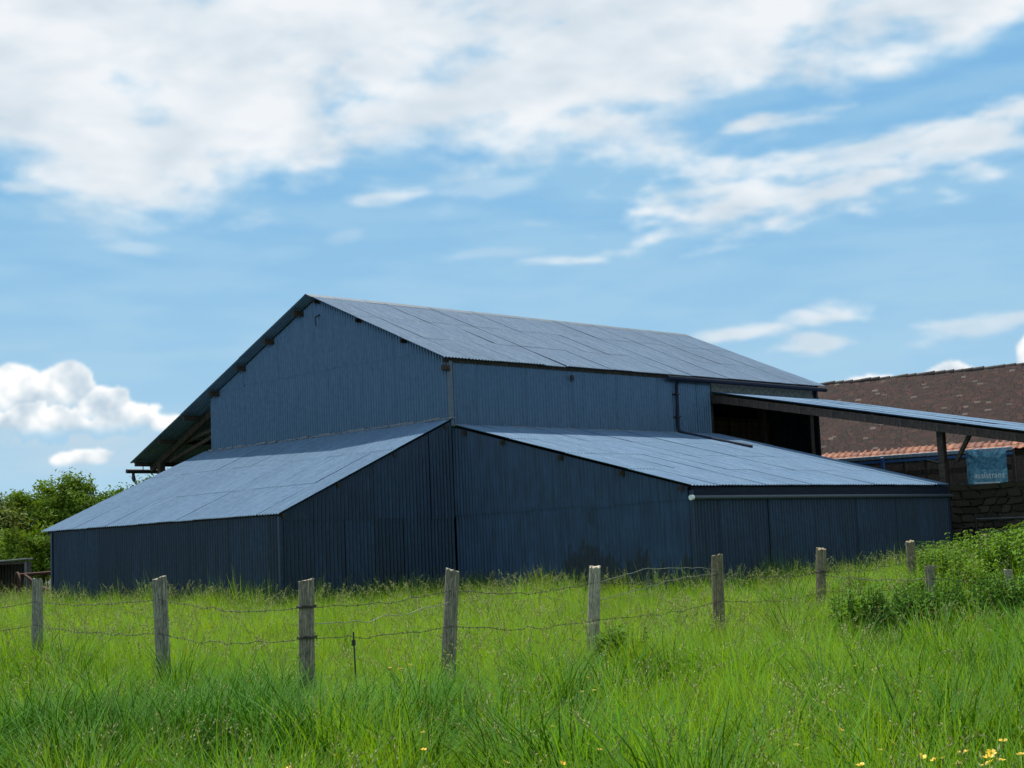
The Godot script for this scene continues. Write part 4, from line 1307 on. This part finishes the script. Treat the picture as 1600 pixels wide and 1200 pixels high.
func make_trailer() -> void:
	var y0 := 0.45
	var o := thing("trailer", "old slatted trailer with a pale blue top rail parked under the farmhouse eave", "trailer", Vector3(11.867, 0, -43.0), deg_to_rad(-34.0))
	var x0 := -3.6
	var x1 := 2.6
	var b := Buf.new()
	b.box(Vector3((x0 + x1) * 0.5, 3.83, 0), Vector3(x1 - x0, 0.11, 0.09), Basis.IDENTITY, Color.WHITE, 0.01)
	part("top_rail", b.mesh(), mats.rail, o)
	b = Buf.new()
	b.box(Vector3((x0 + x1) * 0.5, 3.70, 0.02), Vector3(x1 - x0, 0.07, 0.05))
	part("tarpaulin_hem", b.mesh(), mats.blue, o)
	for x in [x0, -1.95, -0.55, 0.1, 0.75, x1]:
		b = Buf.new()
		b.box(Vector3(x, 2.6, -0.02), Vector3(0.09, 2.4, 0.07))
		part("stake", b.mesh(), mats.oldbeam, o)
	b = Buf.new()
	b.box(Vector3(-1.18, 3.62, 0.05), Vector3(0.11, 0.42, 0.06), Basis.IDENTITY, Color.WHITE, 0.015)
	b.box(Vector3(-1.16, 3.40, 0.07), Vector3(0.07, 0.14, 0.05), Basis(Vector3.BACK, 0.3), Color.WHITE, 0.01)
	part("blue_strap", b.mesh(), mats.blue, o)
	for k in 5:
		b = Buf.new()
		b.box(Vector3((x0 + x1) * 0.5, 1.55 + 0.44 * k, -0.07), Vector3(x1 - x0, 0.16, 0.03))
		part("slat", b.mesh(), mats.plaster if k == 3 else mats.oldbeam, o)
	b = Buf.new()
	b.tube([Vector3(0.15, 3.66, 0.02), Vector3(0.55, 3.55, 0.02), Vector3(0.72, 3.3, 0.02)], [0.045], 7)
	part("bow", b.mesh(), mats.plaster, o)
	b = Buf.new()
	b.box(Vector3((x0 + x1) * 0.5, 1.25, -1.1), Vector3(x1 - x0, 0.18, 2.2)); b.box(Vector3((x0 + x1) * 0.5, 2.5, -2.2), Vector3(x1 - x0, 2.4, 0.04))
	part("bed", b.mesh(), mats.oldbeam, o)
	for x in [-2.4, 1.4]:
		for z in [-0.25, -1.95]:
			b = Buf.new()
			b.tube([Vector3(x, y0 + 0.42, z - 0.12), Vector3(x, y0 + 0.42, z + 0.12)], [0.42], 18)
			part("wheel", b.mesh(), mats.darksteel, o)
	# the tarpaulin with its lettering
	o = thing("tarpaulin", "faded blue tarpaulin with white lettering hung on the trailer's end", "tarpaulin", Vector3(11.867, 0, -43.0), deg_to_rad(-34.0))
	b = Buf.new()
	var nx := 26
	var ny := 18
	var nz := noise(95, 1.6, 3)
	for j in ny + 1:
		for k in nx + 1:
			var s := float(k) / nx
			var t := float(j) / ny
			var px := 1.30 + 1.15 * s
			var py := 3.86 - 0.98 * t - 0.09 * s + 0.04 * sin(s * 9.0) * (1.0 - t)
			var fold := 0.035 * sin(s * 34.0 + 2.0 * t) * exp(-s * 9.0) + 0.03 * sin((s * 6.0 - t * 5.0) * 3.0) * exp(-pow(s + t * 0.9 - 0.25, 2.0) * 14.0) + 0.03 * sin((s * 6.0 + t * 5.0) * 2.6) * exp(-pow(1.0 - s + t * 0.7 - 0.2, 2.0) * 14.0)
			b.put(Vector3(px, py + (0.015 * sin(s * 21.0) if j == ny else 0.0), 0.12 + fold + 0.03 * nz.get_noise_2d(px, py) - (0.10 * smoothstep(0.08, 0.0, s))), Vector3(0, 0, 1), Vector2(px, py))
	var w := nx + 1
	for j in ny + 1:
		for k in nx + 1:
			var dx := b.v[j * w + mini(k + 1, nx)] - b.v[j * w + maxi(k - 1, 0)]
			var dy := b.v[maxi(j - 1, 0) * w + k] - b.v[mini(j + 1, ny) * w + k]
			b.n[j * w + k] = dx.cross(dy).normalized()
	for j in ny:
		for k in nx:
			var a := j * w + k
			b.tri(a, a + 1, a + w + 1); b.tri(a, a + w + 1, a + w)
	var cloth := textured(tex.blot, Color(0.20, 0.58, 0.86), 0.5, 0.0, 0.8)
	cloth.backlight_enabled = true
	cloth.backlight = Color(0.7, 0.7, 0.7)
	cloth.cull_mode = BaseMaterial3D.CULL_DISABLED
	part("sheet", b.mesh(), cloth, o)
	var pale := std(Color(0.78, 0.86, 0.90), 0.6)
	var tm := TextMesh.new()
	var font := SystemFont.new()
	font.font_names = PackedStringArray(["Droid Sans"])
	font.font_weight = 700
	tm.font = font
	tm.text = "assistrans"
	tm.font_size = 32
	tm.pixel_size = 0.0058
	tm.depth = 0.006
	part("lettering", tm, pale, o, Transform3D(Basis(Vector3(0, 0, 1), -0.02).scaled(Vector3(0.95, 1.15, 1)), Vector3(1.96, 3.10, 0.185)))
	b = Buf.new()
	b.box(Vector3(1.88, 2.90, 0.165), Vector3(0.72, 0.045, 0.012), Basis(Vector3.BACK, -0.02), Color.WHITE, 0.004)
	part("hem_stripe", b.mesh(), pale, o)

func make_stone_wall() -> void:
	# under the awning: local u, v of the barn
	var turn := deg_to_rad(-46.122)
	var o := thing("stone_wall", "dark rubble stone wall in the shade of the awning", "wall", Vector3(-1.413, 0, -33.455), turn)
	var b := Buf.new()
	b.box(at(8.2, 1.37, 12.5), Vector3(7.0, 2.62, 0.40))
	part("mortar", b.mesh(), textured(tex.blot, Color(0.40, 0.37, 0.30), 1.0, 0.0, 1.0), o)
	var tones := []
	for c in [Color(0.23, 0.185, 0.135), Color(0.185, 0.158, 0.125), Color(0.27, 0.215, 0.150), Color(0.15, 0.125, 0.098)]: tones.append(textured(tex.blot, c, 0.95, 0.0, 1.5))
	var shapes := []
	for k in 6:
		var q := Buf.new()
		q.box(Vector3.ZERO, Vector3(1, 1, 1), Basis.IDENTITY, Color.WHITE, 0.10)
		for j in q.v.size():
			var p := q.v[j]
			q.v[j] = p + Vector3(0.14 * sin(p.y * 5.0 + k * 2.1), 0.10 * sin(p.x * 4.0 + k * 1.7), 0.12 * sin(p.x * 3.0 + p.y * 4.0 + k))
		shapes.append(q.mesh())
	var y := 0.5
	while y < 2.6:
		var h := rnd(0.13, 0.22)
		var u := 4.8 + rnd(0.0, 0.3)
		while u < 11.5:
			var w := rnd(0.22, 0.55)
			part("stone", shapes[rng.randi() % 6], tones[rng.randi() % 4], o, Transform3D(Basis(Vector3.BACK, rnd(-0.04, 0.04)) * Basis.from_scale(Vector3(w - rnd(0.01, 0.03), h - rnd(0.012, 0.03), 0.22)), at(u + w * 0.5, y + h * 0.5 + rnd(-0.01, 0.01), 12.30 + rnd(-0.02, 0.03))))
			u += w
		y += h
	# steel rails in front
	o = thing("steel_gate", "two galvanised steel rails on a thin post beside the gutter wall", "gate", Vector3(-1.413, 0, -33.455), turn)
	for q in [1.86, 1.55]:
		b = Buf.new()
		b.tube([at(6.98, q, 10.6), at(11.0, q - 0.02, 10.6)], [0.026], 8)
		part("rail", b.mesh(), mats.steel, o)
	for u in [6.98, 11.0]:
		b = Buf.new()
		b.tube([at(u, 0.2, 10.6), at(u, 2.0, 10.6)], [0.03], 8)
		part("post", b.mesh(), mats.darksteel, o)

func _ready() -> void:
	rng.seed = 20240611
	lump.seed = 4; lump.frequency = 0.35
	# ---------- camera
	var cam := Camera3D.new()
	cam.name = "camera"
	cam.position = Vector3(0, EYE, 0)
	cam.basis = Basis(Vector3.RIGHT, deg_to_rad(6.245)) * Basis(Vector3.BACK, deg_to_rad(-2.382))
	cam.fov = 29.24
	cam.near = 0.1; cam.far = 4000.0
	add_child(cam)
	cam.current = true
	# ---------- sky, exposure
	var env := Environment.new()
	env.background_mode = Environment.BG_SKY
	env.sky = make_sky()
	env.background_energy_multiplier = 0.86
	env.tonemap_mode = Environment.TONE_MAPPER_LINEAR
	env.tonemap_exposure = 1.3
	env.sdfgi_enabled = true; env.ssao_enabled = true; env.ssil_enabled = true
	var we := WorldEnvironment.new()
	we.name = "world_environment"; we.environment = env
	add_child(we)
	# ---------- sun: high, behind the barn and a little to the left
	var sun := DirectionalLight3D.new()
	sun.name = "sun"
	sun.light_color = Color(1.0, 0.965, 0.91)
	sun.light_energy = 1.6
	sun.light_angular_distance = 0.6
	sun.shadow_enabled = true
	add_child(sun)
	sun.look_at_from_position(Vector3.ZERO, Vector3(0.201, -1.0, 0.541), Vector3.UP)
	make_textures()
	make_materials()
	make_ground()
	make_barn()
	make_house()
	make_stone_wall()
	make_trailer()
	make_trees()
	make_left_yard()
	make_fence()
	make_grass()
	make_weeds()
